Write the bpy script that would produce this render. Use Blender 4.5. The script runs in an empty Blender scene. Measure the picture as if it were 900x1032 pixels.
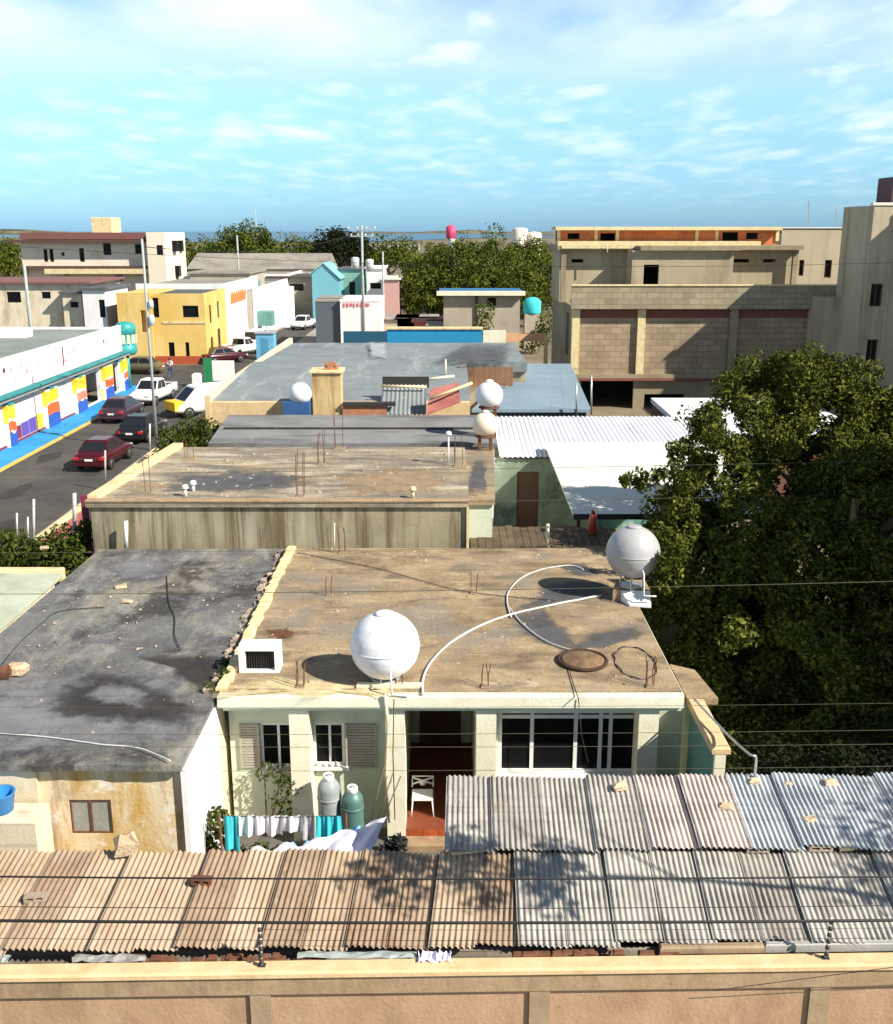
import bpy, math, random
from math import radians as R, sin, cos, tan, pi, atan2, sqrt
from mathutils import Vector, Matrix, Quaternion, noise
random.seed(7)
sc = bpy.context.scene
COL = sc.collection
# ------------------------------------------------------------------ survey helpers
F = 1050.0; TH = math.atan(283/1050); CH = 12.0; CX = 450.0; CY = 516.0
def _ray(px, py):
    u = (px-CX)/F; v = (CY-py)/F
    return u, cos(TH)+v*sin(TH), -sin(TH)+v*cos(TH)
def at(px, py, z=0.0):          # ground position of a surveyed point at height z
    a, b, c = _ray(px, py); t = (z-CH)/c
    return Vector((a*t, b*t, z))
def dp(px, py, Y):              # surveyed point at distance Y
    a, b, c = _ray(px, py); t = Y/b
    return Vector((a*t, Y, CH+c*t))
def X(px, py, Y): return dp(px, py, Y).x
def Z(py, Y): return dp(450, py, Y).z
# ------------------------------------------------------------------ materials
def _n(nt, t, **kw):
    n = nt.nodes.new(t)
    for k, v in kw.items():
        setattr(n, k, v)
    return n
def c4(c): return (c[0], c[1], c[2], 1)
def M(name, col, col2=None, scale=2.0, rough=.88, spots=(), bump=.15, bscale=18, metal=0, spec=.3, island=None, coord='Object', brick=None, trans=None):
    m = bpy.data.materials.new(name); m.use_nodes = True
    nt = m.node_tree; b = nt.nodes['Principled BSDF']; L = nt.links.new
    b.inputs['Roughness'].default_value = rough; b.inputs['Metallic'].default_value = metal
    b.inputs['Specular IOR Level'].default_value = spec
    tc = _n(nt, 'ShaderNodeTexCoord'); V = tc.outputs[coord]
    if col2 is None: col2 = tuple(min(1, c*1.18) for c in col); col = tuple(c*.85 for c in col)
    no = _n(nt, 'ShaderNodeTexNoise'); no.inputs['Scale'].default_value = scale; no.inputs['Detail'].default_value = 7; no.inputs['Roughness'].default_value = .65
    L(V, no.inputs['Vector'])
    rp = _n(nt, 'ShaderNodeValToRGB'); e = rp.color_ramp.elements
    e[0].position = .32; e[0].color = c4(col); e[1].position = .68; e[1].color = c4(col2)
    L(no.outputs['Fac'], rp.inputs['Fac']); out = rp.outputs['Color']
    if island:
        ge = _n(nt, 'ShaderNodeNewGeometry'); r2 = _n(nt, 'ShaderNodeValToRGB'); r2.color_ramp.elements[0].color = c4(island[0]); r2.color_ramp.elements[1].color = c4(island[-1])
        for i, c in enumerate(island[1:-1]):
            x = r2.color_ramp.elements.new((i+1)/(len(island)-1)); x.color = c4(c)
        L(ge.outputs['Random Per Island'], r2.inputs['Fac'])
        mx = _n(nt, 'ShaderNodeMix', data_type='RGBA', blend_type='MIX'); mx.inputs[0].default_value = .6
        L(out, mx.inputs[6]); L(r2.outputs['Color'], mx.inputs[7]); out = mx.outputs[2]
    if brick:                   # (block width, block height, mortar colour, mortar size)
        sp = _n(nt, 'ShaderNodeSeparateXYZ'); L(V, sp.inputs[0]); ad = _n(nt, 'ShaderNodeMath', operation='ADD'); L(sp.outputs[0], ad.inputs[0]); L(sp.outputs[1], ad.inputs[1])
        cb = _n(nt, 'ShaderNodeCombineXYZ'); L(ad.outputs[0], cb.inputs[0]); L(sp.outputs[2], cb.inputs[1])
        bk = _n(nt, 'ShaderNodeTexBrick'); bk.inputs['Scale'].default_value = 1; bk.inputs['Brick Width'].default_value = brick[0]; bk.inputs['Row Height'].default_value = brick[1]
        bk.inputs['Mortar Size'].default_value = brick[3]; bk.inputs['Mortar'].default_value = c4(brick[2]); bk.inputs['Mortar Smooth'].default_value = .2
        bk.inputs['Bias'].default_value = -.2
        hs = _n(nt, 'ShaderNodeMix', data_type='RGBA', blend_type='MULTIPLY'); hs.inputs[0].default_value = 1; L(out, hs.inputs[6]); hs.inputs[7].default_value = (.72, .7, .68, 1)
        L(out, bk.inputs['Color1']); L(hs.outputs[2], bk.inputs['Color2']); L(cb.outputs[0], bk.inputs['Vector']); out = bk.outputs['Color']
    for s in spots:             # (colour, scale, lo, hi, amount, stretch)
        sca = s[5] if len(s) > 5 else (1, 1, 1)
        mp = _n(nt, 'ShaderNodeMapping'); mp.inputs['Scale'].default_value = [s[1]*k for k in sca]; mp.inputs['Location'].default_value = (random.random()*20, random.random()*20, random.random()*20)
        L(V, mp.inputs['Vector'])
        n2 = _n(nt, 'ShaderNodeTexNoise'); n2.inputs['Scale'].default_value = 1; n2.inputs['Detail'].default_value = 8; n2.inputs['Roughness'].default_value = .68; n2.inputs['Distortion'].default_value = .35
        L(mp.outputs[0], n2.inputs['Vector'])
        mr = _n(nt, 'ShaderNodeMapRange'); mr.inputs['From Min'].default_value = s[2]; mr.inputs['From Max'].default_value = s[3]; mr.inputs['To Max'].default_value = s[4]
        L(n2.outputs['Fac'], mr.inputs['Value'])
        mx = _n(nt, 'ShaderNodeMix', data_type='RGBA'); L(mr.outputs[0], mx.inputs[0]); L(out, mx.inputs[6]); mx.inputs[7].default_value = c4(s[0]); out = mx.outputs[2]
    L(out, b.inputs['Base Color'])
    if bump:
        n3 = _n(nt, 'ShaderNodeTexNoise'); n3.inputs['Scale'].default_value = bscale; n3.inputs['Detail'].default_value = 6; L(V, n3.inputs['Vector'])
        bp = _n(nt, 'ShaderNodeBump'); bp.inputs['Strength'].default_value = bump; bp.inputs['Distance'].default_value = .05
        L(n3.outputs['Fac'], bp.inputs['Height']); L(bp.outputs[0], b.inputs['Normal'])
    if trans:
        tr = _n(nt, 'ShaderNodeBsdfTranslucent'); L(out, tr.inputs['Color']); ms = _n(nt, 'ShaderNodeMixShader'); ms.inputs[0].default_value = trans
        o = nt.nodes['Material Output']; L(b.outputs[0], ms.inputs[1]); L(tr.outputs[0], ms.inputs[2]); L(ms.outputs[0], o.inputs['Surface'])
    return m
def P(name, col, rough=.5, metal=0, var=.06):      # simple painted / plain surface with slight wear
    return M(name, tuple(c*(1-var) for c in col), tuple(min(1, c*(1+var)) for c in col), scale=3, rough=rough, bump=.03, metal=metal, spec=.5)
# ------------------------------------------------------------------ objects
WL = {}
def T(o, label=None, cat=None, group=None, kind=None):
    if label: o['label'] = label
    if cat: o['category'] = cat
    if group: o['group'] = group
    if kind: o['kind'] = kind
    return o
def thing(name, label, cat, loc=(0, 0, 0), group=None, rz=0):
    o = bpy.data.objects.new(name, None); COL.objects.link(o); o.location = loc; o.rotation_euler = (0, 0, rz); o.empty_display_size = .2
    WL[o] = Vector(loc)
    return T(o, label, cat, group)
def copy_tree(o, parent=None):
    c = o.copy(); COL.objects.link(c); c.parent = parent
    for ch in [x for x in o.children]:
        copy_tree(ch, c)
    return c
class MB:
    def __init__(s): s.v = []; s.f = []; s.sm = []
    def add(s, vs, fs, smooth=False):
        n = len(s.v); s.v += [Vector(p) for p in vs]; s.f += [tuple(i+n for i in f) for f in fs]; s.sm += [smooth]*len(fs); return s
    def box(s, x0, x1, y0, y1, z0, z1):
        return s.add([(x0, y0, z0), (x1, y0, z0), (x1, y1, z0), (x0, y1, z0), (x0, y0, z1), (x1, y0, z1), (x1, y1, z1), (x0, y1, z1)],
                     [(0, 3, 2, 1), (4, 5, 6, 7), (0, 1, 5, 4), (1, 2, 6, 5), (2, 3, 7, 6), (3, 0, 4, 7)])
    def bev(s, x0, x1, y0, y1, z0, z1, b=.02):       # box with bevelled top edges
        v = [(x0, y0, z0), (x1, y0, z0), (x1, y1, z0), (x0, y1, z0), (x0, y0, z1-b), (x1, y0, z1-b), (x1, y1, z1-b), (x0, y1, z1-b),
             (x0+b, y0+b, z1), (x1-b, y0+b, z1), (x1-b, y1-b, z1), (x0+b, y1-b, z1)]
        f = [(0, 3, 2, 1), (8, 9, 10, 11)]
        for i in range(4):
            j = (i+1) % 4; f += [(i, j, j+4, i+4), (i+4, j+4, j+8, i+8)]
        return s.add(v, f)
    def prism(s, pts, z0, z1):                       # polygon in plan (ccw), bottom / top heights (numbers or lists)
        n = len(pts); a = z0 if hasattr(z0, '__len__') else [z0]*n; b = z1 if hasattr(z1, '__len__') else [z1]*n
        v = [(p[0], p[1], a[i]) for i, p in enumerate(pts)] + [(p[0], p[1], b[i]) for i, p in enumerate(pts)]
        f = [tuple(range(n-1, -1, -1)), tuple(range(n, 2*n))] + [(i, (i+1) % n, n+(i+1) % n, n+i) for i in range(n)]
        return s.add(v, f)
    def poly(s, pts): return s.add(pts, [tuple(range(len(pts)))])
    def tube(s, pts, r, n=6, cap=True):
        pts = [Vector(p) for p in pts]; k = len(pts); rr = r if hasattr(r, '__len__') else [r]*k
        vs = []; up = None
        for i, p in enumerate(pts):
            d = (pts[min(i+1, k-1)]-pts[max(i-1, 0)])
            d = d.normalized() if d.length > 1e-9 else Vector((0, 0, 1))
            if up is None:
                up = Vector((1, 0, 0)) if abs(d.x) < .8 else Vector((0, 1, 0))
            u = d.cross(up); u.normalize(); w = u.cross(d); up = w
            for j in range(n):
                a = 2*pi*j/n; vs.append(p+(u*cos(a)+w*sin(a))*rr[i])
        fs = [(i*n+j, i*n+(j+1) % n, (i+1)*n+(j+1) % n, (i+1)*n+j) for i in range(k-1) for j in range(n)]
        if cap: fs += [tuple(range(n-1, -1, -1)), tuple((k-1)*n+j for j in range(n))]
        return s.add(vs, fs, n > 5)
    def lathe(s, prof, c, n=24, axis='z'):           # prof: [(r, h)]
        vs = []
        for r, h in prof:
            for j in range(n):
                a = 2*pi*j/n
                p = (r*cos(a), r*sin(a), h) if axis == 'z' else ((h, r*cos(a), r*sin(a)) if axis == 'x' else (r*sin(a), h, r*cos(a)))
                vs.append((c[0]+p[0], c[1]+p[1], c[2]+p[2]))
        k = len(prof)
        fs = [(i*n+j, i*n+(j+1) % n, (i+1)*n+(j+1) % n, (i+1)*n+j) for i in range(k-1) for j in range(n)]
        fs += [tuple(range(n-1, -1, -1)), tuple((k-1)*n+j for j in range(n))]
        return s.add(vs, fs, True)
    def sphere(s, c, r, n=40, m=24, sq=1.0):
        return s.lathe([(max(1e-3, r*sin(pi*i/m)), -r*sq*cos(pi*i/m)) for i in range(m+1)], c, n)
    def corr(s, x0, x1, y0, z0, y1, z1, pitch=.083, amp=.0185, ph=0, skew=0, seg=6, rows=7):
        n = max(4, int((x1-x0)/pitch*seg)); vs = []
        for k in range(rows):
            t = k/(rows-1)
            for i in range(n+1):
                x = x0+(x1-x0)*i/n
                yy = y0+(y1-y0)*t; vs.append((x+skew*t, yy+(.025*noise.noise((x*3.1, yy*.5, 7)) if k in (0, rows-1) else 0), z0+(z1-z0)*t+amp*(1+.5*noise.noise((x*1.7, yy*2.1, 3)))*sin(2*pi*(x-ph)/pitch)+.018*noise.noise((x*1.3, yy*1.7, 0))))
        fs = [(k*(n+1)+i, k*(n+1)+i+1, (k+1)*(n+1)+i+1, (k+1)*(n+1)+i) for k in range(rows-1) for i in range(n)]
        return s.add(vs, fs, True)
    def wall(s, axis, a0, a1, z0, z1, t0, t1, holes=()):
        """wall in the plane along x ('x') or y ('y'); t0..t1 is its thickness range; holes (a0,a1,z0,z1)"""
        A = sorted({a0, a1} | {min(max(h[i], a0), a1) for h in holes for i in (0, 1)})
        B = sorted({z0, z1} | {min(max(h[i], z0), z1) for h in holes for i in (2, 3)})
        inh = lambda a, b: any(h[0] < a < h[1] and h[2] < b < h[3] for h in holes)
        na, nb = len(A), len(B)
        solid = [[not inh((A[i]+A[i+1])/2, (B[j]+B[j+1])/2) for j in range(nb-1)] for i in range(na-1)]
        ok = lambda i, j: 0 <= i < na-1 and 0 <= j < nb-1 and solid[i][j]
        mk = (lambda a, t, z: (a, t, z)) if axis == 'x' else (lambda a, t, z: (t, a, z))
        fl = (axis != 'x')
        def q(p):
            s.add(p[::-1] if fl else p, [(0, 1, 2, 3)])
        for i in range(na-1):
            for j in range(nb-1):
                if not solid[i][j]: continue
                a, b, c, d = A[i], A[i+1], B[j], B[j+1]
                q([mk(a, t0, c), mk(b, t0, c), mk(b, t0, d), mk(a, t0, d)])
                q([mk(b, t1, c), mk(a, t1, c), mk(a, t1, d), mk(b, t1, d)])
                if not ok(i-1, j): q([mk(a, t1, c), mk(a, t0, c), mk(a, t0, d), mk(a, t1, d)])
                if not ok(i+1, j): q([mk(b, t0, c), mk(b, t1, c), mk(b, t1, d), mk(b, t0, d)])
                if not ok(i, j-1): q([mk(a, t1, c), mk(b, t1, c), mk(b, t0, c), mk(a, t0, c)])
                if not ok(i, j+1): q([mk(a, t0, d), mk(b, t0, d), mk(b, t1, d), mk(a, t1, d)])
        return s
    def map(s, fn): s.v = [Vector(fn(p)) for p in s.v]; return s
    def build(s, name, mat, parent=None, local=False, label=None, cat=None, group=None, kind=None, loc=None):
        off = Vector((0, 0, 0))
        if parent is not None and not local:
            off = WL.get(parent, Vector((0, 0, 0)))
        if parent is None and loc is None and not kind:
            xs = [v.x for v in s.v]; ys = [v.y for v in s.v]; loc = ((min(xs)+max(xs))/2, (min(ys)+max(ys))/2, min(v.z for v in s.v))
        if loc is not None: off = Vector(loc)
        me = bpy.data.meshes.new(name); me.from_pydata([tuple(v-off) for v in s.v], [], s.f); me.update()
        me.polygons.foreach_set('use_smooth', s.sm); me.materials.append(mat)
        o = bpy.data.objects.new(name, me); COL.objects.link(o)
        if parent is not None: o.parent = parent; WL[o] = off
        elif loc is not None: o.location = loc; WL[o] = Vector(loc)
        return T(o, label, cat, group, kind)
def bar(mb, a, b, r, n=6): return mb.tube([a, b], r, n)
def window(p, axis, a0, a1, z0, z1, t, out, frame, pane, mull=(), fw=.05, trans=(), name='window'):
    """frame set in an opening at plane t, facing direction out (+1/-1 along the normal); pane is its sub-part"""
    m = MB()
    def bx(x0, x1, c0, c1):
        q = sorted((t, t-out*.07))
        if axis == 'x': m.box(x0, x1, q[0], q[1], c0, c1)
        else: m.box(q[0], q[1], x0, x1, c0, c1)
    bx(a0, a1, z0, z0+fw); bx(a0, a1, z1-fw, z1); bx(a0, a0+fw, z0+fw, z1-fw); bx(a1-fw, a1, z0+fw, z1-fw)
    ms = sorted(mull); xs = [a0+fw]+[x for k in ms for x in (k-fw/2, k+fw/2)]+[a1-fw]
    for k in ms: bx(k-fw/2, k+fw/2, z0+fw, z1-fw)
    for zt in trans:
        for i in range(0, len(xs), 2): bx(xs[i], xs[i+1], zt-fw/2, zt+fw/2)
    w = m.build(name, frame, p)
    g = MB(); q = sorted((t-out*.03, t-out*.045))
    if axis == 'x': g.box(a0+fw*.5, a1-fw*.5, q[0], q[1], z0+fw*.5, z1-fw*.5)
    else: g.box(q[0], q[1], a0+fw*.5, a1-fw*.5, z0+fw*.5, z1-fw*.5)
    g.build('pane', pane, w)
    return w
def wobble(pts, n=10, amp=.02):
    """smooth a polyline with a Catmull-Rom spline"""
    P_ = [Vector(p) for p in pts]; P_ = [P_[0]]+P_+[P_[-1]]; out = []
    for i in range(1, len(P_)-2):
        for k in range(n):
            t = k/n; a, b, c, d = P_[i-1:i+3]
            out.append(.5*((2*b)+(c-a)*t+(2*a-5*b+4*c-d)*t*t+(3*b-a-3*c+d)*t**3)+Vector((0, 0, random.uniform(0, amp))))
    return out+[P_[-2]]
def wire(a, b, sag, r, mat, label, group, cat='cable', name='power_cable'):
    a = Vector(a); b = Vector(b); pts = []
    for i in range(33):
        t = i/32; p = a.lerp(b, t); p.z -= sag*4*t*(1-t); pts.append(p)
    return MB().tube(pts, r, 5).build(name, mat, label=label, cat=cat, group=group)
def foliage(mb, clumps, size, up=.35, flat=1.0):
    """leaf-sized faces through the volume of each clump (centre, radius, count)"""
    rn = random.gauss; ru = random.uniform
    for c, r, n in clumps:
        for _ in range(n):
            d = Vector((rn(0, 1), rn(0, 1), rn(0, 1))); d.normalize(); rad = r*(ru(.25, 1)**.5)
            p = Vector((c[0]+d.x*rad, c[1]+d.y*rad, c[2]+d.z*rad*flat))
            nrm = (d*.7+Vector((rn(0, .6), rn(0, .6), up+rn(0, .5)))).normalized()
            t = nrm.cross(Vector((rn(0, 1), rn(0, 1), rn(0, 1))))
            if t.length < 1e-3: continue
            t.normalize(); w = nrm.cross(t); s1 = size*ru(.6, 1.35); s2 = s1*ru(.35, .6)
            n0 = len(mb.v); bend = nrm*(-.12*s1)
            mb.v += [p-t*s1*.5+bend, p-w*s2*.5, p+t*s1*.5+bend, p+w*s2*.5]; mb.f.append((n0, n0+1, n0+2, n0+3)); mb.sm.append(False)
    return mb
def crown_clumps(c, rx, ry, rz, n, rc, per, low=-.6):
    out = []
    while len(out) < n:
        d = Vector((random.gauss(0, 1), random.gauss(0, 1), random.gauss(0, 1))).normalized()
        if d.z < low: continue
        k = random.uniform(.45, 1.0)**.6*random.uniform(.85, 1.08)
        out.append(((c[0]+d.x*rx*k, c[1]+d.y*ry*k, c[2]+d.z*rz*k), rc*random.uniform(.65, 1.35), int(per*random.uniform(.7, 1.3))))
    return out
def tree(name, label, base, h, rx, ry, leafmat, barkmat, n=40, per=90, leaf=.3, rc=None, group=None, trunk=.3, cz=None, rz=None, low=-.5):
    t = thing(name, label, 'tree', base, group)
    rz = rz or h*.36; cz = cz if cz is not None else h-rz; c = (base[0], base[1], base[2]+cz)
    m = MB(); top = Vector(c)
    m.tube([Vector(base)+Vector((0, 0, -.2)), Vector(base)+Vector((trunk*.3, 0, h*.2)), Vector(base)+Vector((-trunk*.2, trunk*.2, cz*.75)), top+Vector((0, 0, rz*.3))], [trunk, trunk*.75, trunk*.55, trunk*.15], 8)
    for i in range(7):
        a = i*2.4; e = Vector((cos(a)*rx*.75, sin(a)*ry*.75, rz*random.uniform(-.1, .6)))
        s = Vector(base)+Vector((0, 0, cz*random.uniform(.45, .8)))
        m.tube([s, s.lerp(top+e, .5)+Vector((0, 0, .2)), top+e], [trunk*.4, trunk*.25, trunk*.06], 6)
    m.build('trunk', barkmat, t)
    f = MB(); foliage(f, crown_clumps(c, rx, ry, rz, n, rc or rx*.3, per, low), leaf); f.build('crown', leafmat, t)
    return t
# ------------------------------------------------------------------ camera, sun, sky
cam = bpy.data.cameras.new('camera'); co = bpy.data.objects.new('camera', cam); COL.objects.link(co)
co.location = (0, 0, CH); co.rotation_euler = (pi/2-TH, 0, 0); cam.sensor_fit = 'VERTICAL'; cam.sensor_height = 24; cam.lens = 24*F/1032
cam.clip_start = .1; cam.clip_end = 30000; sc.camera = co
SUN = Vector((.86, -.50, .80)).normalized()
sl = bpy.data.lights.new('sun', 'SUN'); sl.energy = 5.0; sl.angle = R(.5); sl.color = (1, .93, .82)
so = bpy.data.objects.new('sun', sl); COL.objects.link(so); so.rotation_euler = (-SUN).to_track_quat('-Z', 'Y').to_euler(); so.location = (40, -30, 60)
w = bpy.data.worlds.new('World'); sc.world = w; w.use_nodes = True; nt = w.node_tree; L = nt.links.new
bg = nt.nodes['Background']; sky = _n(nt, 'ShaderNodeTexSky', sky_type='NISHITA'); sky.sun_disc = False
sky.sun_elevation = math.asin(SUN.z); sky.sun_rotation = atan2(SUN.x, SUN.y); sky.altitude = 0; sky.air_density = 1.0; sky.dust_density = .3; sky.ozone_density = 2
bg.inputs['Strength'].default_value = .085
tint = _n(nt, 'ShaderNodeMix', data_type='RGBA', blend_type='MULTIPLY'); tint.inputs[0].default_value = 1; dbl = _n(nt, 'ShaderNodeMix', data_type='RGBA', blend_type='MULTIPLY'); dbl.inputs[0].default_value = 1; dbl.inputs[7].default_value = (2, 2, 2, 1)
L(sky.outputs[0], dbl.inputs[6]); L(dbl.outputs[2], tint.inputs[6])
# thin broken cloud: noise on a flat cloud layer seen from below
tc = _n(nt, 'ShaderNodeTexCoord'); sp = _n(nt, 'ShaderNodeSeparateXYZ'); L(tc.outputs['Generated'], sp.inputs[0])
hzr = _n(nt, 'ShaderNodeValToRGB'); L(sp.outputs[2], hzr.inputs['Fac']); hzr.color_ramp.elements[0].color = (.175, .345, .66, 1); hzr.color_ramp.elements[1].position = .5; hzr.color_ramp.elements[1].color = (.12, .17, .24, 1)
for p_, c_ in ((.06, (.32, .49, .66)), (.115, (.50, .64, .70)), (.25, (.40, .54, .60)), (.34, (.2, .27, .34))):
    e_ = hzr.color_ramp.elements.new(p_); e_.color = c4(c_)
L(hzr.outputs['Color'], tint.inputs[7])
def mth(op, a, b=None, c=None):
    n = _n(nt, 'ShaderNodeMath', operation=op)
    for i, v in enumerate((a, b, c)):
        if v is None: continue
        if hasattr(v, 'is_output'): L(v, n.inputs[i])
        else: n.inputs[i].default_value = v
    return n.outputs[0]
zz = mth('MAXIMUM', mth('ADD', sp.outputs[2], .075), .02)
cb = _n(nt, 'ShaderNodeCombineXYZ'); L(mth('DIVIDE', sp.outputs[0], zz), cb.inputs[0]); L(mth('DIVIDE', sp.outputs[1], zz), cb.inputs[1])
def cloud(scale, lo, hi, loc, det=6):
    mp = _n(nt, 'ShaderNodeMapping'); mp.inputs['Location'].default_value = loc; mp.inputs['Scale'].default_value = (scale, scale*.5, 1); L(cb.outputs[0], mp.inputs[0])
    n = _n(nt, 'ShaderNodeTexNoise'); n.inputs['Scale'].default_value = 1; n.inputs['Detail'].default_value = det; n.inputs['Roughness'].default_value = .5; n.inputs['Distortion'].default_value = .1; L(mp.outputs[0], n.inputs['Vector'])
    r = _n(nt, 'ShaderNodeMapRange', interpolation_type='SMOOTHSTEP'); r.inputs['From Min'].default_value = lo; r.inputs['From Max'].default_value = hi; L(n.outputs['Fac'], r.inputs['Value'])
    return r.outputs[0]
elv = sp.outputs[2]
def ramp(lo, hi):
    r = _n(nt, 'ShaderNodeMapRange', interpolation_type='SMOOTHSTEP'); r.inputs['From Min'].default_value = lo; r.inputs['From Max'].default_value = hi; L(elv, r.inputs['Value']); return r.outputs[0]
small = mth('MULTIPLY', cloud(3.4, .42, .78, (3.1, 7.7, 0), 4), mth('MULTIPLY', ramp(.01, .06), .52))
veil = mth('MULTIPLY', cloud(1.0, .22, .62, (5.3, 1.9, 0), 5), mth('MULTIPLY', ramp(.10, .18), .97))
puff = mth('MULTIPLY', cloud(2.4, .48, .72, (9.3, 2.2, 0), 5), mth('MULTIPLY', ramp(.045, .09), .85))
cl = mth('MULTIPLY', mth('MINIMUM', mth('MAXIMUM', mth('MAXIMUM', small, veil), puff), 1.0), mth('SUBTRACT', 1.0, mth('MULTIPLY', ramp(.21, .36), .85)))
mx = _n(nt, 'ShaderNodeMix', data_type='RGBA'); L(cl, mx.inputs[0]); L(tint.outputs[2], mx.inputs[6]); mx.inputs[7].default_value = (7.6, 8.6, 9.0, 1)
L(mx.outputs[2], bg.inputs['Color'])
sc.view_settings.view_transform = 'Standard'; sc.view_settings.look = 'None'; sc.view_settings.gamma = 1; sc.view_settings.use_curve_mapping = False
sc.view_settings.exposure = .68
# ------------------------------------------------------------------ materials
DK = (.035, .03, .025)
m_ground = M('dirt', (.16, .125, .08), (.27, .215, .145), .12, spots=[((.07, .075, .03), .02, .48, .6, .8), ((.34, .29, .2), .4, .55, .7, .5)])
m_far = M('far_land', (.13, .12, .07), (.25, .2, .13), .006, bump=0, spots=[((.05, .06, .025), .01, .45, .55, .9)])
m_sea = M('sea_water', (.03, .11, .19), (.045, .14, .23), .003, rough=.35, bump=.1, bscale=.05)
m_asph = M('asphalt', (.05, .048, .045), (.085, .08, .072), .5, spots=[((.14, .125, .10), .25, .5, .7, .6), ((.02, .02, .02), 1.2, .6, .7, .5)], bump=.2)
m_pave = M('pavement_concrete', (.27, .24, .19), (.38, .34, .27), 1)
m_bluekerb = M('blue_paint_pavement', (.02, .22, .48), (.04, .32, .62), 1.5, spots=[((.2, .3, .38), .8, .6, .7, .5)])
m_yline = P('kerb_yellow_paint', (.6, .45, .1), .8)
m_yard = M('yard_concrete', (.09, .085, .08), (.16, .15, .135), 1.5, spots=[(DK, 1, .55, .65, .6)])
m_wallcap = M('cap_plaster', (0.589, 0.413, 0.217), (0.741, 0.550, 0.315), 3, spots=[((0.342, 0.206, 0.105), 1.6, .6, .75, .6), ((0.807, 0.671, 0.465), 6, .6, .7, .6)])
m_beam = M('beam_concrete', (0.306, 0.209, 0.122), (0.425, 0.304, 0.188), 2.5, spots=[((0.162, 0.099, 0.056), 2.2, .52, .72, .7, (1, 1, .25)), ((0.102, 0.065, 0.040), 9, .6, .72, .5), ((0.510, 0.380, 0.238), 5, .6, .7, .5)])
m_panel = M('panel_plaster', (0.386, 0.237, 0.141), (0.488, 0.318, 0.201), 1.2, spots=[((0.276, 0.163, 0.095), 1.3, .48, .68, .6, (1, 1, .4)), ((0.534, 0.387, 0.258), 3, .56, .70, .5), ((0.184, 0.120, 0.076), 7, .62, .72, .5)], bump=.2)
m_pillar = M('pillar_concrete', (0.297, 0.211, 0.129), (0.408, 0.304, 0.190), 2.5, spots=[((0.136, 0.094, 0.061), 4, .55, .7, .6, (1, 1, .3))])
RUST = (.24, .105, .045)
m_tan1 = M('zinc_tan', (0.317, 0.231, 0.151), (0.423, 0.320, 0.217), 1.5, rough=.7, spots=[((0.226, 0.129, 0.069), 2.2, .50, .70, .6, (1.6, .5, 1)), ((0.181, 0.145, 0.109), 1.0, .54, .70, .55), ((0.468, 0.380, 0.288), 3, .56, .7, .5, (1.6, .6, 1)), ((0.083, 0.056, 0.038), 16, .60, .70, .7, (1, .35, 1))], bump=.05)
m_tan2 = M('zinc_tan_dull', (0.272, 0.193, 0.129), (0.377, 0.281, 0.191), 1.5, rough=.7, spots=[((0.204, 0.109, 0.062), 1.8, .46, .68, .65, (1.6, .5, 1)), ((0.166, 0.129, 0.093), 1.2, .52, .66, .6), ((0.075, 0.053, 0.035), 14, .58, .68, .7, (1, .35, 1))], bump=.05)
m_tan3 = M('zinc_sand', (0.355, 0.266, 0.179), (0.454, 0.350, 0.249), 1.5, rough=.7, spots=[((0.242, 0.152, 0.086), 2.6, .50, .70, .6, (1.6, .5, 1)), ((0.091, 0.064, 0.043), 15, .61, .7, .7, (1, .35, 1))], bump=.05)
m_zgry1 = M('zinc_weathered', (0.317, 0.299, 0.264), (0.458, 0.436, 0.392), 1.6, rough=.65, spots=[((0.194, 0.163, 0.132), 1.8, .52, .70, .7, (1.6, .5, 1)), ((0.528, 0.506, 0.458), 2.5, .58, .7, .5), ((0.106, 0.084, 0.066), 13, .60, .70, .7, (1, .35, 1))], bump=.05)
m_zgry2 = M('zinc_weathered_dark', (0.264, 0.242, 0.211), (0.396, 0.374, 0.330), 1.6, rough=.65, spots=[((0.176, 0.132, 0.101), 1.6, .49, .66, .7, (1.6, .5, 1)), ((0.106, 0.084, 0.066), 12, .58, .70, .7, (1, .35, 1))], bump=.05)
m_zpink = M('zinc_pinkish', (.46, .39, .345), (.58, .51, .455), 2, rough=.65, spots=[((.34, .24, .18), 2, .56, .75, .4, (1.6, .5, 1)), ((.13, .1, .08), 14, .62, .72, .7, (1, .35, 1))], bump=.05)
m_zblue = M('zinc_bluegrey', (.36, .385, .40), (.47, .50, .515), 1.2, rough=.6, spots=[((.52, .55, .56), 2, .55, .7, .5, (1.6, .5, 1)), ((.25, .24, .23), 3, .6, .72, .6), ((.15, .12, .1), 14, .64, .72, .7, (1, .35, 1))], bump=.05)
m_shedwall = M('shed_blockwork', (.28, .25, .2), (.38, .33, .26), 2, brick=(.4, .2, (.22, .2, .17), .012))
m_roofbrown = M('roof_screed', (0.237, 0.166, 0.090), (0.435, 0.326, 0.198), .8, spots=[((0.589, 0.474, 0.320), 1.1, .54, .70, .65, (1, 2.4, 1)), ((0.128, 0.100, 0.067), .9, .48, .64, .8, (.8, 1.6, 1)), ((0.307, 0.173, 0.090), .7, .58, .72, .5), ((0.218, 0.198, 0.166), .45, .50, .62, .7), ((0.064, 0.051, 0.038), 9, .58, .68, .65), ((0.640, 0.538, 0.397), 14, .60, .70, .5)], bump=.35, bscale=14)
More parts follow.
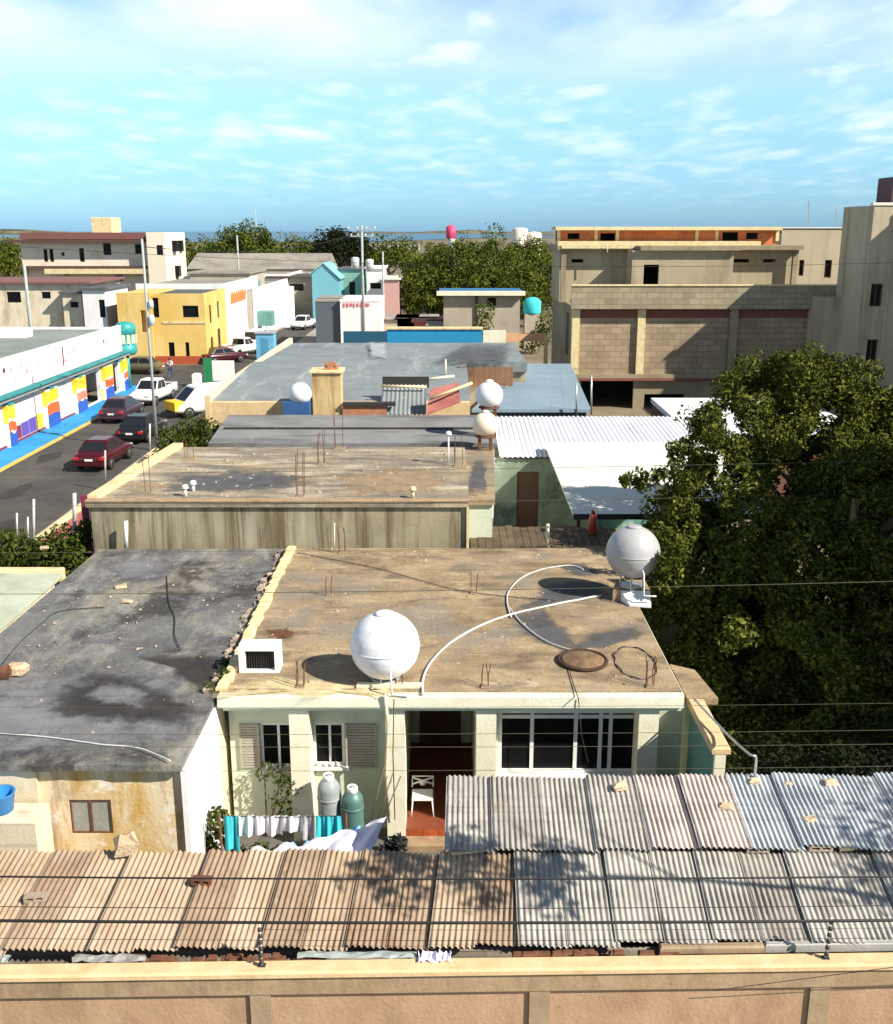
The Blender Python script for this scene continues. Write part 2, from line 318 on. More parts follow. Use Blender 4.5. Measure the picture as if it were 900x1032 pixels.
m_roofbrown2 = M('roof_screed_worn', (0.235, 0.185, 0.118), (0.403, 0.336, 0.235), .7, spots=[((0.582, 0.521, 0.403), .9, .50, .64, .8, (.6, 2.2, 1)), ((0.129, 0.118, 0.106), .7, .46, .62, .85, (.5, 1.8, 1)), ((0.370, 0.235, 0.101), .6, .56, .70, .7), ((0.056, 0.050, 0.039), 6, .56, .68, .7), ((0.560, 0.493, 0.381), 9, .58, .70, .5)], bump=.35, bscale=14)
m_tar = M('roof_tar', (0.091, 0.091, 0.091), (0.201, 0.199, 0.193), .8, rough=.8, spots=[((0.415, 0.390, 0.323), .8, .50, .68, .75, (1.3, .5, 1)), ((0.305, 0.268, 0.171), .6, .52, .68, .7, (1.6, .5, 1)), ((0.037, 0.034, 0.032), .6, .53, .64, .85), ((0.512, 0.488, 0.427), 7, .60, .72, .6), ((0.027, 0.024, 0.024), 9, .58, .68, .6)], bump=.45, bscale=10)
m_tarlight = M('roof_tar_grey', (.17, .17, .178), (.26, .26, .268), 1.2, rough=.7, spots=[((.06, .055, .055), .9, .50, .66, .8), ((.38, .38, .38), 3.2, .58, .72, .6), ((.05, .045, .045), 8, .6, .7, .5)], bump=.3)
m_tardark = M('roof_tar_black', (.022, .02, .02), (.06, .052, .05), 1.5, rough=.75, spots=[((.14, .12, .11), 2.4, .58, .72, .5)], bump=.3)
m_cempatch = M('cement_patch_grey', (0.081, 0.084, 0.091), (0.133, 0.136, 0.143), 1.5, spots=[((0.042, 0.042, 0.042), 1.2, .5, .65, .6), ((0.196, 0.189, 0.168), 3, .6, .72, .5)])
m_green = M('wall_pale_green', (0.563, 0.610, 0.454), (0.660, 0.710, 0.551), 1.2, spots=[((0.369, 0.390, 0.281), 1.2, .55, .72, .6, (1, 1, .35)), ((0.737, 0.770, 0.670), 3, .6, .72, .4), ((0.291, 0.270, 0.216), 6, .63, .72, .5)])
m_cream = M('trim_cream', (0.720, 0.680, 0.480), (0.840, 0.814, 0.660), 2, spots=[((0.360, 0.288, 0.192), 2.2, .60, .74, .6, (1, 1, .3))])
m_white = M('white_paint', (.78, .76, .74), (.86, .85, .83), 1.5, spots=[((.5, .46, .4), 1.5, .6, .78, .5, (1, 1, .3))])
m_whitewall = M('whitewash', (.80, .77, .76), (.88, .86, .85), 1.5, spots=[((.55, .5, .46), 1.2, .62, .78, .5, (1, 1, .3))])
m_peelyel = M('ochre_peeling', (.52, .31, .07), (.66, .43, .13), .9, spots=[((.74, .64, .46), .9, .44, .58, .85, (1, 1, .32)), ((.26, .13, .05), 1.4, .52, .66, .75, (1.2, 1.2, .22)), ((.82, .77, .68), 2.6, .56, .66, .85), ((.12, .08, .05), 5, .62, .72, .6)], bump=.2)
m_cream_rough = M('wall_cream_dirty', (.62, .52, .36), (.76, .68, .52), 1.2, spots=[((.36, .27, .17), 1.1, .5, .66, .7, (1.5, 1.5, .4)), ((.85, .82, .74), 2.5, .6, .7, .6)])
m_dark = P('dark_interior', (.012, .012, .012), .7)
m_glass = M('dark_glass', (.006, .006, .007), (.010, .010, .012), 2, rough=.25, bump=0, spec=.15)
m_frame = P('frame_white', (.8, .8, .78), .5)
m_framecream = P('frame_cream', (.66, .62, .46), .5)
m_shut = M('shutter_grey', (.36, .32, .25), (.46, .42, .34), 3, rough=.6, spots=[((.3, .22, .14), 3, .6, .72, .4)])
m_louv = M('louvre_grey', (.27, .27, .24), (.37, .37, .33), 4, rough=.5)
m_redtile = M('red_floor_tile', (.36, .07, .025), (.50, .12, .04), 3, rough=.35, brick=(.3, .3, (.2, .06, .03), .012))
m_tank = M('tank_white', (.78, .78, .80), (.86, .86, .88), .8, rough=.42, spots=[((.60, .54, .46), 2.2, .54, .74, .5, (1.4, 1.4, .4)), ((.45, .4, .33), 7, .62, .72, .4)], bump=.12, bscale=3, spec=.5)
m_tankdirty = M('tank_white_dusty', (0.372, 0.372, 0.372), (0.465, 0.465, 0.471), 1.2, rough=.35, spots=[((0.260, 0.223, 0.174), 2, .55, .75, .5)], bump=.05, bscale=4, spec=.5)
m_tankcream = M('tank_cream', (.74, .62, .46), (.82, .76, .66), 1.5, rough=.45, spots=[((.6, .42, .25), 2, .55, .75, .5)], bump=.03)
m_rebar = M('rusty_iron', (.10, .045, .025), (.20, .085, .045), 8, rough=.85)
m_iron = P('dark_iron', (.03, .027, .025), .6)
m_hose = P('hose_white', (.62, .61, .58), .5)
m_hosedark = P('hose_black', (.025, .025, .025), .5)
m_stone = M('rubble_stone', (.48, .36, .22), (.66, .52, .35), 6, bump=.5)
m_block = M('concrete_block', (.30, .24, .18), (.42, .34, .26), 8, bump=.4)
m_brick = M('red_brick', (.42, .13, .05), (.60, .22, .09), 4, brick=(.25, .08, (.36, .26, .18), .012))
m_steel = P('galvanised_steel', (.52, .54, .55), .35, .6)
m_teal = P('teal_paint', (.03, .30, .30), .5)
m_tealdk = M('wall_teal', (.10, .24, .22), (.15, .32, .28), 1.5, spots=[((.5, .55, .42), 1.2, .6, .7, .6)])
m_turq = P('cloth_turquoise', (.05, .52, .60), .9, var=.15)
m_clothw = P('cloth_white', (.85, .84, .88), .95)
m_clothg = P('cloth_grey_pattern', (.45, .44, .48), .95, var=.4)
m_clothb = P('cloth_light_blue', (.22, .48, .85), .95)
m_clothl = P('cloth_lavender', (.78, .74, .88), .95)
LEAF = [(.013, .022, .003), (.050, .070, .010), (.13, .145, .022), (.25, .235, .05)]
m_leaf = M('leaf_green', (0.023, 0.036, 0.005), (0.108, 0.113, 0.014), .7, rough=.8, spec=.1, island=LEAF, bump=0, trans=.06)
m_leafb = M('leaf_bush', (0.027, 0.048, 0.007), (0.068, 0.095, 0.014), 1.5, rough=.6, island=[(0.020, 0.034, 0.005), (0.068, 0.088, 0.014), (0.122, 0.136, 0.027)], bump=0, spec=.08, trans=.15)
m_leaffar = M('leaf_far', (0.041, 0.069, 0.008), (0.121, 0.134, 0.017), .15, rough=.7, island=[(0.024, 0.045, 0.006), (0.081, 0.101, 0.013), (0.173, 0.172, 0.026)], bump=0, spec=.08)
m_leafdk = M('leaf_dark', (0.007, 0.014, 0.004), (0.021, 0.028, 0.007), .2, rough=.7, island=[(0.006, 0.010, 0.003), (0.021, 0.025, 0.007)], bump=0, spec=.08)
m_bark = M('bark', (.10, .075, .05), (.19, .15, .105), 6, bump=.5)
m_cable = P('cable_black', (.012, .012, .014), .6)
m_cableg = P('cable_olive', (.075, .075, .04), .7)
# ------------------------------------------------------------------ setting
g = MB(); g.poly([(-5000, -60, 0), (5000, -60, 0), (5000, 5200, 0), (-5000, 5200, 0)]); g.build('ground', m_ground, kind='structure')
s = MB(); coast = [(-5000, 900), (-900, 1050), (-420, 1180), (-230, 1150), (-60, 1300), (40, 1900), (260, 2100), (600, 1800), (1500, 2600), (5000, 2800)]
s.poly([(x, y, .5) for x, y in coast]+[(26000, 26000, .5), (-26000, 26000, .5)]); s.build('sea', m_sea, kind='structure')
h = MB()
for (x0, y0, x1, y1, hh) in ((-3400, 3600, -1150, 4300, 26), (-600, 5200, 900, 6000, 18), (100, 2500, 1500, 3400, 9), (-2600, 1500, -560, 1900, 11)):
    n = 24; top = []
    for i in range(n+1):
        t = i/n; z = hh*sin(pi*t)**.6*(.75+.25*sin(t*17)+.12*sin(t*41)); x = x0+(x1-x0)*t
        top.append((x, z))
    v = [(x, y0, 0) for x, z in top]+[(x, (y0+y1)/2, max(.2, z)) for x, z in top]+[(x, y1, 0) for x, z in top]
    h.add(v, [(k*(n+1)+i, k*(n+1)+i+1, (k+1)*(n+1)+i+1, (k+1)*(n+1)+i) for k in range(2) for i in range(n)])
h.build('headland', m_far, kind='structure')
r_ = MB(); r_.poly([(-23, 24, .004), (-16.6, 24, .004), (-16.6, 88, .004), (-16.6, 190, .004), (-21.0, 190, .004), (-21.0, 97, .004), (-60, 97, .004), (-60, 83, .004), (-23, 83, .004)])
r_.build('road', m_asph, kind='structure')
k = MB(); k.box(-25.0, -23.15, 30, 82.9, 0, .14); k.build('blue_pavement', m_bluekerb, kind='structure')
k = MB(); k.box(-23.15, -23, 30, 82.9, 0, .12); k.build('kerb', m_yline, kind='structure')
k = MB(); k.box(-16.6, -14.15, 24, 190, 0, .13); k.box(-22.2, -21.0, 97.05, 190, 0, .13); k.build('pavement', m_pave, kind='structure')
k = MB(); k.poly([(-4.5, 13, .004), (5, 13, .004), (5, 19.2, .004), (-4.5, 19.2, .004)]); k.build('yard_ground', m_yard, kind='structure')
# ------------------------------------------------------------------ boundary wall in front
TW = lambda p: (p.x, p.y+.02*p.x, p.z)          # the wall runs slightly askew to the view
bw = thing('boundary_wall', 'long foreground wall of brown plastered panels under a sunlit cream concrete cap', 'wall', (0, 12, 0))
m = MB(); m.bev(-9, 9, 11.9, 12.17, 2.33, 2.42, .03).map(TW).build('wall_cap', m_wallcap, bw)
m = MB()
for a, b in ((-9, -4.4), (-4.397, .02), (.023, 9)): m.box(a, b, 11.94, 12.15, 2.04, 2.328)
m.map(TW).build('concrete_beam', m_beam, bw)
PX = (-6.3, -2.52, 1.27, 5.12)
for x in PX: MB().box(x-.14, x+.14, 11.955, 12.14, 0, 2.038).map(TW).build('pillar', m_pillar, bw)
ed = [-9]+[q for x in PX for q in (x-.143, x+.143)]+[9]
m = MB()
for i in range(0, len(ed), 2): m.box(ed[i], ed[i+1], 12.0, 12.12, 0, 2.036)
m.map(TW).build('plaster_panel', m_panel, bw)
# wire posts with stacked insulators on the wall
def wpost(px, lab, lean=0):
    x = (px-CX)/F*14.0; y = 12.05+.02*x
    t = thing('wire_post', lab, 'post', (x, y, 2.4), 'insulator posts of the wall fence')
    m = MB(); m.tube([(x, y, 2.41), (x+lean, y, 3.06)], .014, 8); m.build('post', m_pw, t)
    m = MB(); m.box(x-.05, x+.05, y-.04, y+.04, 2.412, 2.43); m.build('foot_plate', m_iron, t)
    for i in range(6):
        z = 2.5+i*.1; m = MB(); m.lathe([(.012, 0), (.03, .01), (.034, .025), (.02, .04), (.03, .05), (.012, .06)], (x+lean*(i/6)+.0, y-.025, z-.03), 10)
        m.build('insulator', m_ins, t)
        if lean == 0 and px > 600:
            for sx in (-.045, .045): MB().lathe([(.008, 0), (.024, .008), (.024, .03), (.008, .038)], (x+sx, y, z-.02), 8).build('insulator', m_iron, t)
    return t
m_pw = P('post_white', (.74, .72, .66), .5); m_ins = P('insulator_dark', (.05, .045, .04), .4)
wpost(263, 'slim white post with dark insulators on the wall cap before the tan sheets')
wpost(838, 'white post with paired black insulators on the wall cap before the grey sheets', .02)
# ------------------------------------------------------------------ corrugated shed roofs
sh = thing('corrugated_shed', 'low shed with a long roof of tan and grey corrugated zinc behind the foreground wall', 'shed', (0, 13, 0))
m = MB(); m.box(-9, 9, 12.45, 12.55, 0, 2.3); m.box(-9, 9, 13.7, 13.82, 0, 2.7); m.build('wall', m_shedwall, sh)
m = MB()
for yy, zz_ in ((12.62, 2.40), (13.2, 2.56), (13.66, 2.69)): m.box(-9, 9, yy, yy+.06, zz_-.09, zz_-.03)
m.build('purlin', m_bark, sh)
x = -9.0; i = 0; rs = random.Random(3)
while x < 8.9:
    wd = .585 if x < .8 else .68
    if x < .8 and x+wd > .8: wd = 1.02-x
    mat = rs.choice((m_tan1, m_tan1, m_tan2, m_tan3)) if x < .8 else rs.choice((m_zgry1, m_zgry1, m_zgry2))
    dz = (i % 2)*.028+rs.uniform(0, .016); dy = rs.uniform(-.05, .04); tl = rs.uniform(-.02, .02)
    MB().corr(x-.03, x+wd+.03, 12.33+dy+.02*x, 2.425+dz, 13.96+rs.uniform(-.05, .05), 2.86+dz+tl, ph=x, skew=.16 if x < .8 else .03).map(lambda p, x0=x, w0=wd: (p.x, p.y, p.z+.04*(1-(p.x-x0)/w0))).build('roof_sheet', mat, sh)
    x += wd; i += 1
s2 = thing('corrugated_shed', 'upper shed roof of patched corrugated zinc, pinkish and blue-grey sheets towards the right', 'shed', (4.5, 14.6, 0))
m = MB(); m.box(.15, 9, 14.0, 14.1, 0, 2.78); m.box(.15, 9, 15.2, 15.3, 0, 3.0); m.box(.15, .27, 14.1, 15.2, 0, 2.8); m.build('wall', m_shedwall, s2)
m = MB(); m.box(.05, 9, 14.05, 14.11, 2.83, 2.9); m.box(.05, 9, 15.25, 15.32, 3.07, 3.14); m.build('purlin', m_bark, s2)
cuts = [(0, .72, m_zgry1), (.72, 1.5, m_zgry2), (1.5, 2.3, m_zgry1), (2.3, 3.12, m_zgry1), (3.12, 3.85, m_zpink), (3.85, 4.62, m_zpink), (4.62, 5.4, m_zblue), (5.4, 6.2, m_zblue), (6.2, 7.1, m_zblue), (7.1, 8, m_zblue), (8, 9, m_zblue)]
for i, (a, b, mt) in enumerate(cuts):
    dz = (i % 2)*.026+rs.uniform(0, .014)+(.035 if mt is not m_zgry1 and mt is not m_zgry2 else 0)
    MB().corr(a-.03, b+.03, 13.88+rs.uniform(-.03, .03), 2.935+dz, 15.5+rs.uniform(-.08, .05), 3.24+dz+rs.uniform(-.01, .015), ph=a, skew=.03 if i < 4 else .0).map(lambda p, x0=a, w0=b-a: (p.x, p.y, p.z+.035*(1-(p.x-x0)/w0))).build('roof_sheet', mt, s2)
# things lying on the sheets and the wall
def roofz(y, up=False):
    return (2.955+(y-13.9)/1.6*.305 if up else 2.45+(y-12.33)/1.63*.435)
def rock(name, label, px, py, sx, sy, sz, mat, up=False, cat='stone', group=None, z=None, rough=.25):
    Y = 13.0
    for _ in range(12):
        zz = (roofz(Y, up)+.03) if z is None else z; Y = at(px, py, zz).y
    p = at(px, py, zz); m = MB(); m.bev(-sx/2, sx/2, -sy/2, sy/2, 0, sz, min(sx, sy, sz)*.3)
    ra = random.uniform(-.3, .3); q = random.Random(px)
    m.map(lambda v: (p.x+(v.x*cos(ra)-v.y*sin(ra))*(1+q.uniform(-rough, rough)), p.y+(v.x*sin(ra)+v.y*cos(ra))*(1+q.uniform(-rough, rough)), p.z+v.z*(1+q.uniform(-rough, rough))))
    return m.build(name, mat, label=label, cat=cat, group=group)
def cblock(label, px, py, up=False, ln=.38, mat=None, ang=0):
    Y = 13.0
    for _ in range(12): zz = roofz(Y, up)+.03; Y = at(px, py, zz).y
    p = at(px, py, zz); t = thing('concrete_block', label, 'block', p, 'blocks weighing down the sheets', ang)
    m = MB(); w_ = .13; h_ = .09
    m.wall('x', -ln/2, ln/2, 0, h_, -w_/2, w_/2, [(-ln/2+.04, -.02, .025, h_-.02), (.02, ln/2-.04, .025, h_-.02)])
    m.build('block', mat or m_block, t, local=True)
    return t
cblock('grey hollow block on the tan sheets at the far left', 36, 907, ang=.15, ln=.3)
cblock('dark hollow block lying on the tan sheets below the white house wall', 204, 890, ang=-.08, ln=.3, mat=m_rebar)
cblock('hollow block at the joint of the two shed roofs, left of its pair', 763, 857, ln=.34)
cblock('hollow block at the joint of the two shed roofs, beside a tan stone', 826, 856, ln=.36)
for px, py, s_, lab, up in ((852, 855, .2, 'tan stone touching the hollow block at the sheet joint', False), (798, 856, .13, 'small grey stone lying between the two hollow blocks at the sheet joint', False),
        (732, 815, .2, 'tan stone on the seam between pinkish and blue-grey sheets', True), (816, 829, .2, 'tan stone alone in the middle of the blue-grey sheets', True), (836, 791, .22, 'tan stone at the rear edge of the blue-grey sheets, rightmost', True),
        (794, 791, .13, 'small stone at the rear edge of the blue-grey sheets near the bent pipe', True), (624, 795, .22, 'tan stone at the rear edge of the old grey sheets', True), (760, 789, .16, 'pale stone at the foot of the bent pipe', True)):
    rock('stone', lab, px, py, s_, s_*.7, s_*.45, m_stone, up, group='stones holding down the sheets')
rock('rock_pile', 'brown lump of rubble between the shed and the ochre wall', 128, 860, .3, .25, .3, m_stone, cat='rubble', rough=.4)
rock('broken_board', 'pale board lying across the tan sheets beside the upper roof', 474, 858, .6, .12, .04, m_stone, cat='board', rough=.05)
# rubble row and scraps along the wall top
mm = MB(); q = random.Random(5)
for i in range(46):
    x = q.uniform(-4.9, -1.7) if i < 28 else q.uniform(.95, 3.1); y = 12.24+.02*x+q.uniform(-.03, .04); s_ = q.uniform(.05, .13)
    mm.bev(x-s_, x+s_, y-.05, y+.05, 2.30, 2.37+q.uniform(0, .06), .02)
mm.build('rubble', m_rebar, label='row of broken brick rubble wedged between wall cap and sheets', cat='rubble', kind='stuff')
def scrap(name, label, px0, px1, py, col, cat, hgt=.06, dep_=.14):
    a = at(px0, py, 2.43); b = at(px1, py, 2.43); n = 14; q = random.Random(px0); v = []
    for i in range(n+1):
        t = i/n; x = a.x+(b.x-a.x)*t; y = a.y+.02*(x-a.x)*0
        for j in range(4): v.append((x+q.uniform(-.01, .01), y-dep_/2+dep_*j/3+q.uniform(-.02, .02), 2.425+q.uniform(.0, hgt)*(1 if 0 < j < 3 else .25)))
    m = MB().add(v, [(i*4+j, i*4+4+j, i*4+5+j, i*4+1+j) for i in range(n) for j in range(3)], False)
    return m.build(name, col, label=label, cat=cat)
m_scrap = P('scrap_zinc', (.26, .25, .23), .6); m_scrap2 = P('scrap_zinc_blue', (.30, .34, .32), .6)
scrap('metal_scrap', 'flattened grey metal scrap on the wall cap at the left', 74, 147, 966, m_scrap, 'scrap')
scrap('metal_scrap', 'bluish flattened metal strip on the wall cap, beside the crumpled bag', 300, 420, 962, m_scrap2, 'scrap', .05)
scrap('metal_scrap', 'pale turquoise scrap on the wall cap at the far left end', -20, 10, 966, m_scrap2, 'scrap', .05)
scrap('plastic_bag', 'crumpled white and blue plastic bag on the wall cap', 422, 455, 966, m_clothl, 'bag', .14, .16)
m_flash = M('flashing_grey', (.33, .33, .3), (.45, .44, .4), 3, rough=.6)
m = MB(); m.bev(2.95, 4.4, 12.24, 12.36, 2.36, 2.46, .02).map(lambda p: (p.x, p.y+.02*p.x, p.z)); m.build('mortar_ledge', m_pillar, label='tan mortar strip along the wall cap below the grey sheets', cat='ledge')
m = MB(); m.bev(4.42, 9, 12.27, 12.36, 2.34, 2.47, .02).map(lambda p: (p.x, p.y+.02*p.x, p.z)); m.build('metal_flashing', m_flash, label='long grey metal flashing at the foot of the grey sheets', cat='flashing')
# power cables in front
for (z0, Y, r, dz, lab) in ((Z(929, 8.6), 8.6, .016, .02, 'thickest black cable crossing low in front of the shed roof'), (Z(884, 8.8), 8.8, .010, .0, 'black cable crossing in front of the shed roof above the thickest one'),
        (Z(916, 8.7), 8.7, .0045, .05, 'thin black cable just above the thickest cable'), (Z(947, 8.7), 8.7, .003, .02, 'faint thin cable lowest in front of the shed roof')):
    wire((-18, Y, z0+.45), (18, Y, z0+.45+dz), .47, r, m_cable, lab, 'power cables in front of the shed roof')
wire((-2.52, 11.99, 2.99), (18, 12.3, 3.05), .1, .003, m_cable, 'thin fence wire running between the two insulator posts', 'power cables in front of the shed roof')
wire((18, 10, 6.0), (3.6, 11.9, 2.1), .0, .005, m_cable, 'thin stay wire slanting down to the wall at lower right', 'power cables in front of the shed roof')
for (py, r, tl, lab) in ((714, .004, 0.1, 'faint cable level with the green house roof edge'), (741, .005, .1, 'faint cable level with the top of the green house windows'), (751, .005, .05, 'faint cable crossing the middle of the green house windows'), (779, .005, .12, 'faint cable level with the green house window sills')):
    Y = 13.6; z0 = Z(py, Y); wire((-22, Y, z0+.3), (22, Y, z0+.3+tl*2), .38, r*.75, m_cableg, lab, 'thin cables in front of the green house')
for (pl, pr, Y, r, lab) in ((587, 570, 17, .006, 'olive cable passing in front of the big tree low across the roofs'), (548, 535, 26, .006, 'olive cable above the brown house rear wall'), (502, 486, 27, .007, 'olive cable crossing the cream roof and the tree'), (470, 452, 27, .006, 'olive cable highest across the tree')):
    a = dp(-500, pl+9, Y); b = dp(1500, pr-5, Y)
    wire(a, b, .25, r, m_cableg, lab, 'olive cables across the roofs and the tree')
# ------------------------------------------------------------------ green house
RZ = 3.28
gh = thing('house', 'pale green house with a flat brown roof, cream roof edge and dark picture window', 'house', (0, 19, 0))
FY = 19.25
wx = lambda px, py=750: X(px, py, FY)
XL, XR = -4.4, 4.78
w1 = (wx(263), wx(296), Z(773, FY), Z(729, FY)); w2 = (wx(316), wx(347), Z(771, FY), Z(729, FY))
big = (wx(502), wx(642), Z(779, FY), Z(716, FY)); door = (wx(409), wx(479), .28, 3.0)
m = MB(); m.wall('x', XL, XR, 0, 3.0, FY, FY+.15, [w1, w2, big, (door[0], door[1], -1, 3.2)])
m.wall('y', FY+.152, 28.3, 0, 3.0, XL, XL+.15); m.wall('y', FY+.152, 28.3, 0, 3.0, XR-.15, XR); m.wall('x', XL+.152, XR-.152, 0, 3.0, 28.15, 28.3)
# porch recess and a room behind the windows
m.wall('y', FY+.152, 22.4, .3, 3.0, door[0]-.152, door[0]-.002); m.wall('y', FY+.152, 22.4, .3, 3.0, door[1]+.002, door[1]+.152)
m.wall('x', door[0]-.15, door[1]+.15, .3, 3.0, 22.402, 22.5)
m.build('wall', m_green, gh)
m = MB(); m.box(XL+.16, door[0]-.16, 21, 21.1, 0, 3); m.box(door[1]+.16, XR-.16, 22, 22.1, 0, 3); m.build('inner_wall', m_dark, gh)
m = MB(); m.box(door[0]+.003, door[1]-.003, 18.72, 22.39, .0, .29); m.build('porch_floor', m_redtile, gh)
m = MB(); m.box(door[0]-.1, door[1]+.1, 18.35, 18.715, 0, .14); m.build('porch_step', m_beam, gh)
m = MB(); m.box(door[0]+.2, door[1]-.25, 22.36, 22.4, .3, 2.4); m.build('door', P('door_brown', (.10, .045, .02), .6), gh)
m = MB(); m.box(XL-.06, 4.62, 18.82, 28.4, 3.003, RZ); m.build('roof', m_roofbrown, gh)
m = MB(); m.bev(XL-.06, 4.62, 18.6, 18.817, 3.03, RZ-.012, .012); m.build('roof_edge', m_cream, gh)
m = MB(); m.box(XL+.02, 4.6, 18.69, 18.815, 2.93, 3.027); m.build('edge_beam', m_green, gh)
for a, b, zb in ((292, 312, 0), (389, 408, 0), (480, 500, 0), (643, 663, 2.35)):
    MB().box(X(a, 740, 18.75), X(b, 740, 18.75), 18.72, FY-.003, 0, 2.927).build('pillar', m_cream, gh)
window(gh, 'x', *w1, FY+.03, -1, m_frame, m_glass, [(w1[0]+w1[1])/2+.03], .05)
window(gh, 'x', *w2, FY+.03, -1, m_frame, m_glass, [(w2[0]+w2[1])/2+.02], .05)
window(gh, 'x', *big, FY+.03, -1, m_frame, m_glass, [wx(536), wx(580), wx(605), wx(615)], .075, [Z(723, FY)])
for a, b in ((w1[0]-.42, w1[0]-.02), (w2[1]+.03, w2[1]+.66)):
    s_ = MB(); n = 16
    for i in range(n):
        z0 = w1[2]+.0+(w1[3]-w1[2])*i/n; s_.box(a+.04, b-.04, FY-.05, FY-.012, z0+.008, z0+(w1[3]-w1[2])/n-.006)
    s_.box(a, a+.04, FY-.06, FY-.004, w1[2], w1[3]); s_.box(b-.04, b, FY-.06, FY-.004, w1[2], w1[3]); s_.build('shutter', m_shut, gh)
for q in (w1, w2): MB().box(q[0]-.08, q[1]+.08, FY-.11, FY-.003, q[2]-.08, q[2]-.005).build('window_sill', m_frame, gh)
MB().box(big[0]-.1, big[1]+.05, FY-.2, FY-.003, big[2]-.14, big[2]-.005).build('window_sill', m_frame, gh)
# kerb along the left roof edge, cement patches and screed ridge on the roof
m = MB(); q = random.Random(4); n = 52
for i in range(n):
    y0 = 18.85+(28.35-18.85)*i/n; y1 = 18.85+(28.35-18.85)*(i+.97)/n; m.bev(XL-.12+q.uniform(-.03, .02), XL+.10+q.uniform(-.03, .04), y0, y1, RZ+.002, RZ+q.uniform(.07, .12), .03)
m_kerb = M('parapet_cream', (.62, .48, .24), (.78, .66, .40), 3, spots=[((.3, .22, .12), 2, .55, .7, .6)])
m.build('roof_kerb', m_kerb, gh)
SOFT = {}
def soft(mat):
    """a copy of a material whose worn, broken-up edge lets the surface below show through"""
    if mat in SOFT: return SOFT[mat]
    m = mat.copy(); m.name = mat.name+'_worn'; nt = m.node_tree; L = nt.links.new; b = nt.nodes['Principled BSDF']; o = nt.nodes['Material Output']
    at_ = _n(nt, 'ShaderNodeAttribute', attribute_name='edge'); tc = _n(nt, 'ShaderNodeTexCoord'); no = _n(nt, 'ShaderNodeTexNoise'); no.inputs['Scale'].default_value = 1.5; no.inputs['Detail'].default_value = 8; no.inputs['Roughness'].default_value = .7; L(tc.outputs['Object'], no.inputs['Vector'])
    ad = _n(nt, 'ShaderNodeMath', operation='MULTIPLY_ADD'); L(no.outputs['Fac'], ad.inputs[0]); ad.inputs[1].default_value = 1.7; L(at_.outputs['Fac'], ad.inputs[2])
    mr = _n(nt, 'ShaderNodeMapRange', interpolation_type='SMOOTHSTEP'); mr.inputs['From Min'].default_value = .92; mr.inputs['From Max'].default_value = 1.62; mr.inputs['To Max'].default_value = .85; L(ad.outputs[0], mr.inputs['Value'])
    tr = _n(nt, 'ShaderNodeBsdfTransparent'); ms = _n(nt, 'ShaderNodeMixShader'); L(mr.outputs[0], ms.inputs[0]); L(tr.outputs[0], ms.inputs[1]); L(b.outputs[0], ms.inputs[2]); L(ms.outputs[0], o.inputs['Surface'])
    SOFT[mat] = m; return m
def patch(pts, z, mat, name, parent, jit=.06):
    pts = [at(px, py, z) for px, py in pts]; n = len(pts); out = []; mat = soft(mat)
    for i in range(n):
        a, b = pts[i], pts[(i+1) % n]
        for k in range(5):
            p = a.lerp(b, k/5); out.append((p.x+random.uniform(-jit, jit), p.y+random.uniform(-jit, jit)*1.5, z))
    c = sum((Vector(p) for p in out), Vector())/len(out); N = len(out); out = [Vector(p) for p in out]
    grown = [c+(p-c)*1.22 for p in out]; inner = [c+(p-c)*.62 for p in out]
    o = MB().add([c]+inner+grown, [(0, 1+i, 1+(i+1) % N) for i in range(N)]+[(1+i, 1+N+i, 1+N+(i+1) % N, 1+(i+1) % N) for i in range(N)]).build(name, mat, parent)
    a_ = o.data.attributes.new('edge', 'FLOAT', 'POINT'); a_.data.foreach_set('value', [.8]+[.72]*N+[0.0]*N)
    return o
z = RZ+.004
patch([(512, 618), (548, 614), (566, 630), (584, 650), (570, 659), (545, 648), (522, 634)], z, m_cempatch, 'cement_patch', gh)
patch([(543, 592), (585, 584), (612, 588), (612, 602), (575, 606), (545, 612), (520, 612), (537, 604)], z, m_cempatch, 'cement_patch', gh)
patch([(560, 570), (590, 566), (602, 578), (585, 582)], z, m_cempatch, 'cement_patch', gh)
patch([(590, 640), (640, 632), (648, 642), (600, 656), (575, 654)], z, m_cempatch, 'cement_patch', gh)
patch([(270, 634), (290, 632), (297, 640), (285, 645), (272, 643)], z, m_rebar, 'rust_stain', gh)
patch([(224, 690), (300, 683), (400, 692), (420, 698), (330, 702), (226, 702)], z, m_peelyel and m_kerb, 'screed_patch', gh, .1)
# wing wall and side roof at the right
ww = thing('wing_wall', 'short teal wall with a cream coping jutting from the right end of the green house', 'wall', (4.98, 18, 0))
m = MB(); m.box(4.87, 5.05, 17.15, 19.1, 0, 2.86); m.build('wall', m_tealdk, ww)
m = MB(); m.bev(4.80, 5.14, 17.05, 19.12, 2.863, 2.99, .03); m.build('coping', m_wallcap, ww)
m = MB(); m.box(4.86, 5.06, 17.06, 17.147, 0, 2.86); m.build('end_face', m_cream, ww)
sr = thing('side_roof', 'narrow brown lean-to roof along the right side of the green house', 'roof', (5.1, 21, 0))
m = MB(); m.prism([(4.83, 19.2), (5.45, 19.2), (5.3, 20.6), (4.83, 20.9)], [2.82]*4, [2.96]*4); m.build('roof_slab', m_roofbrown, sr)
m = MB(); m.box(5.1, 5.22, 19.4, 20.6, 0, 2.815); m.build('wall', m_green, sr)
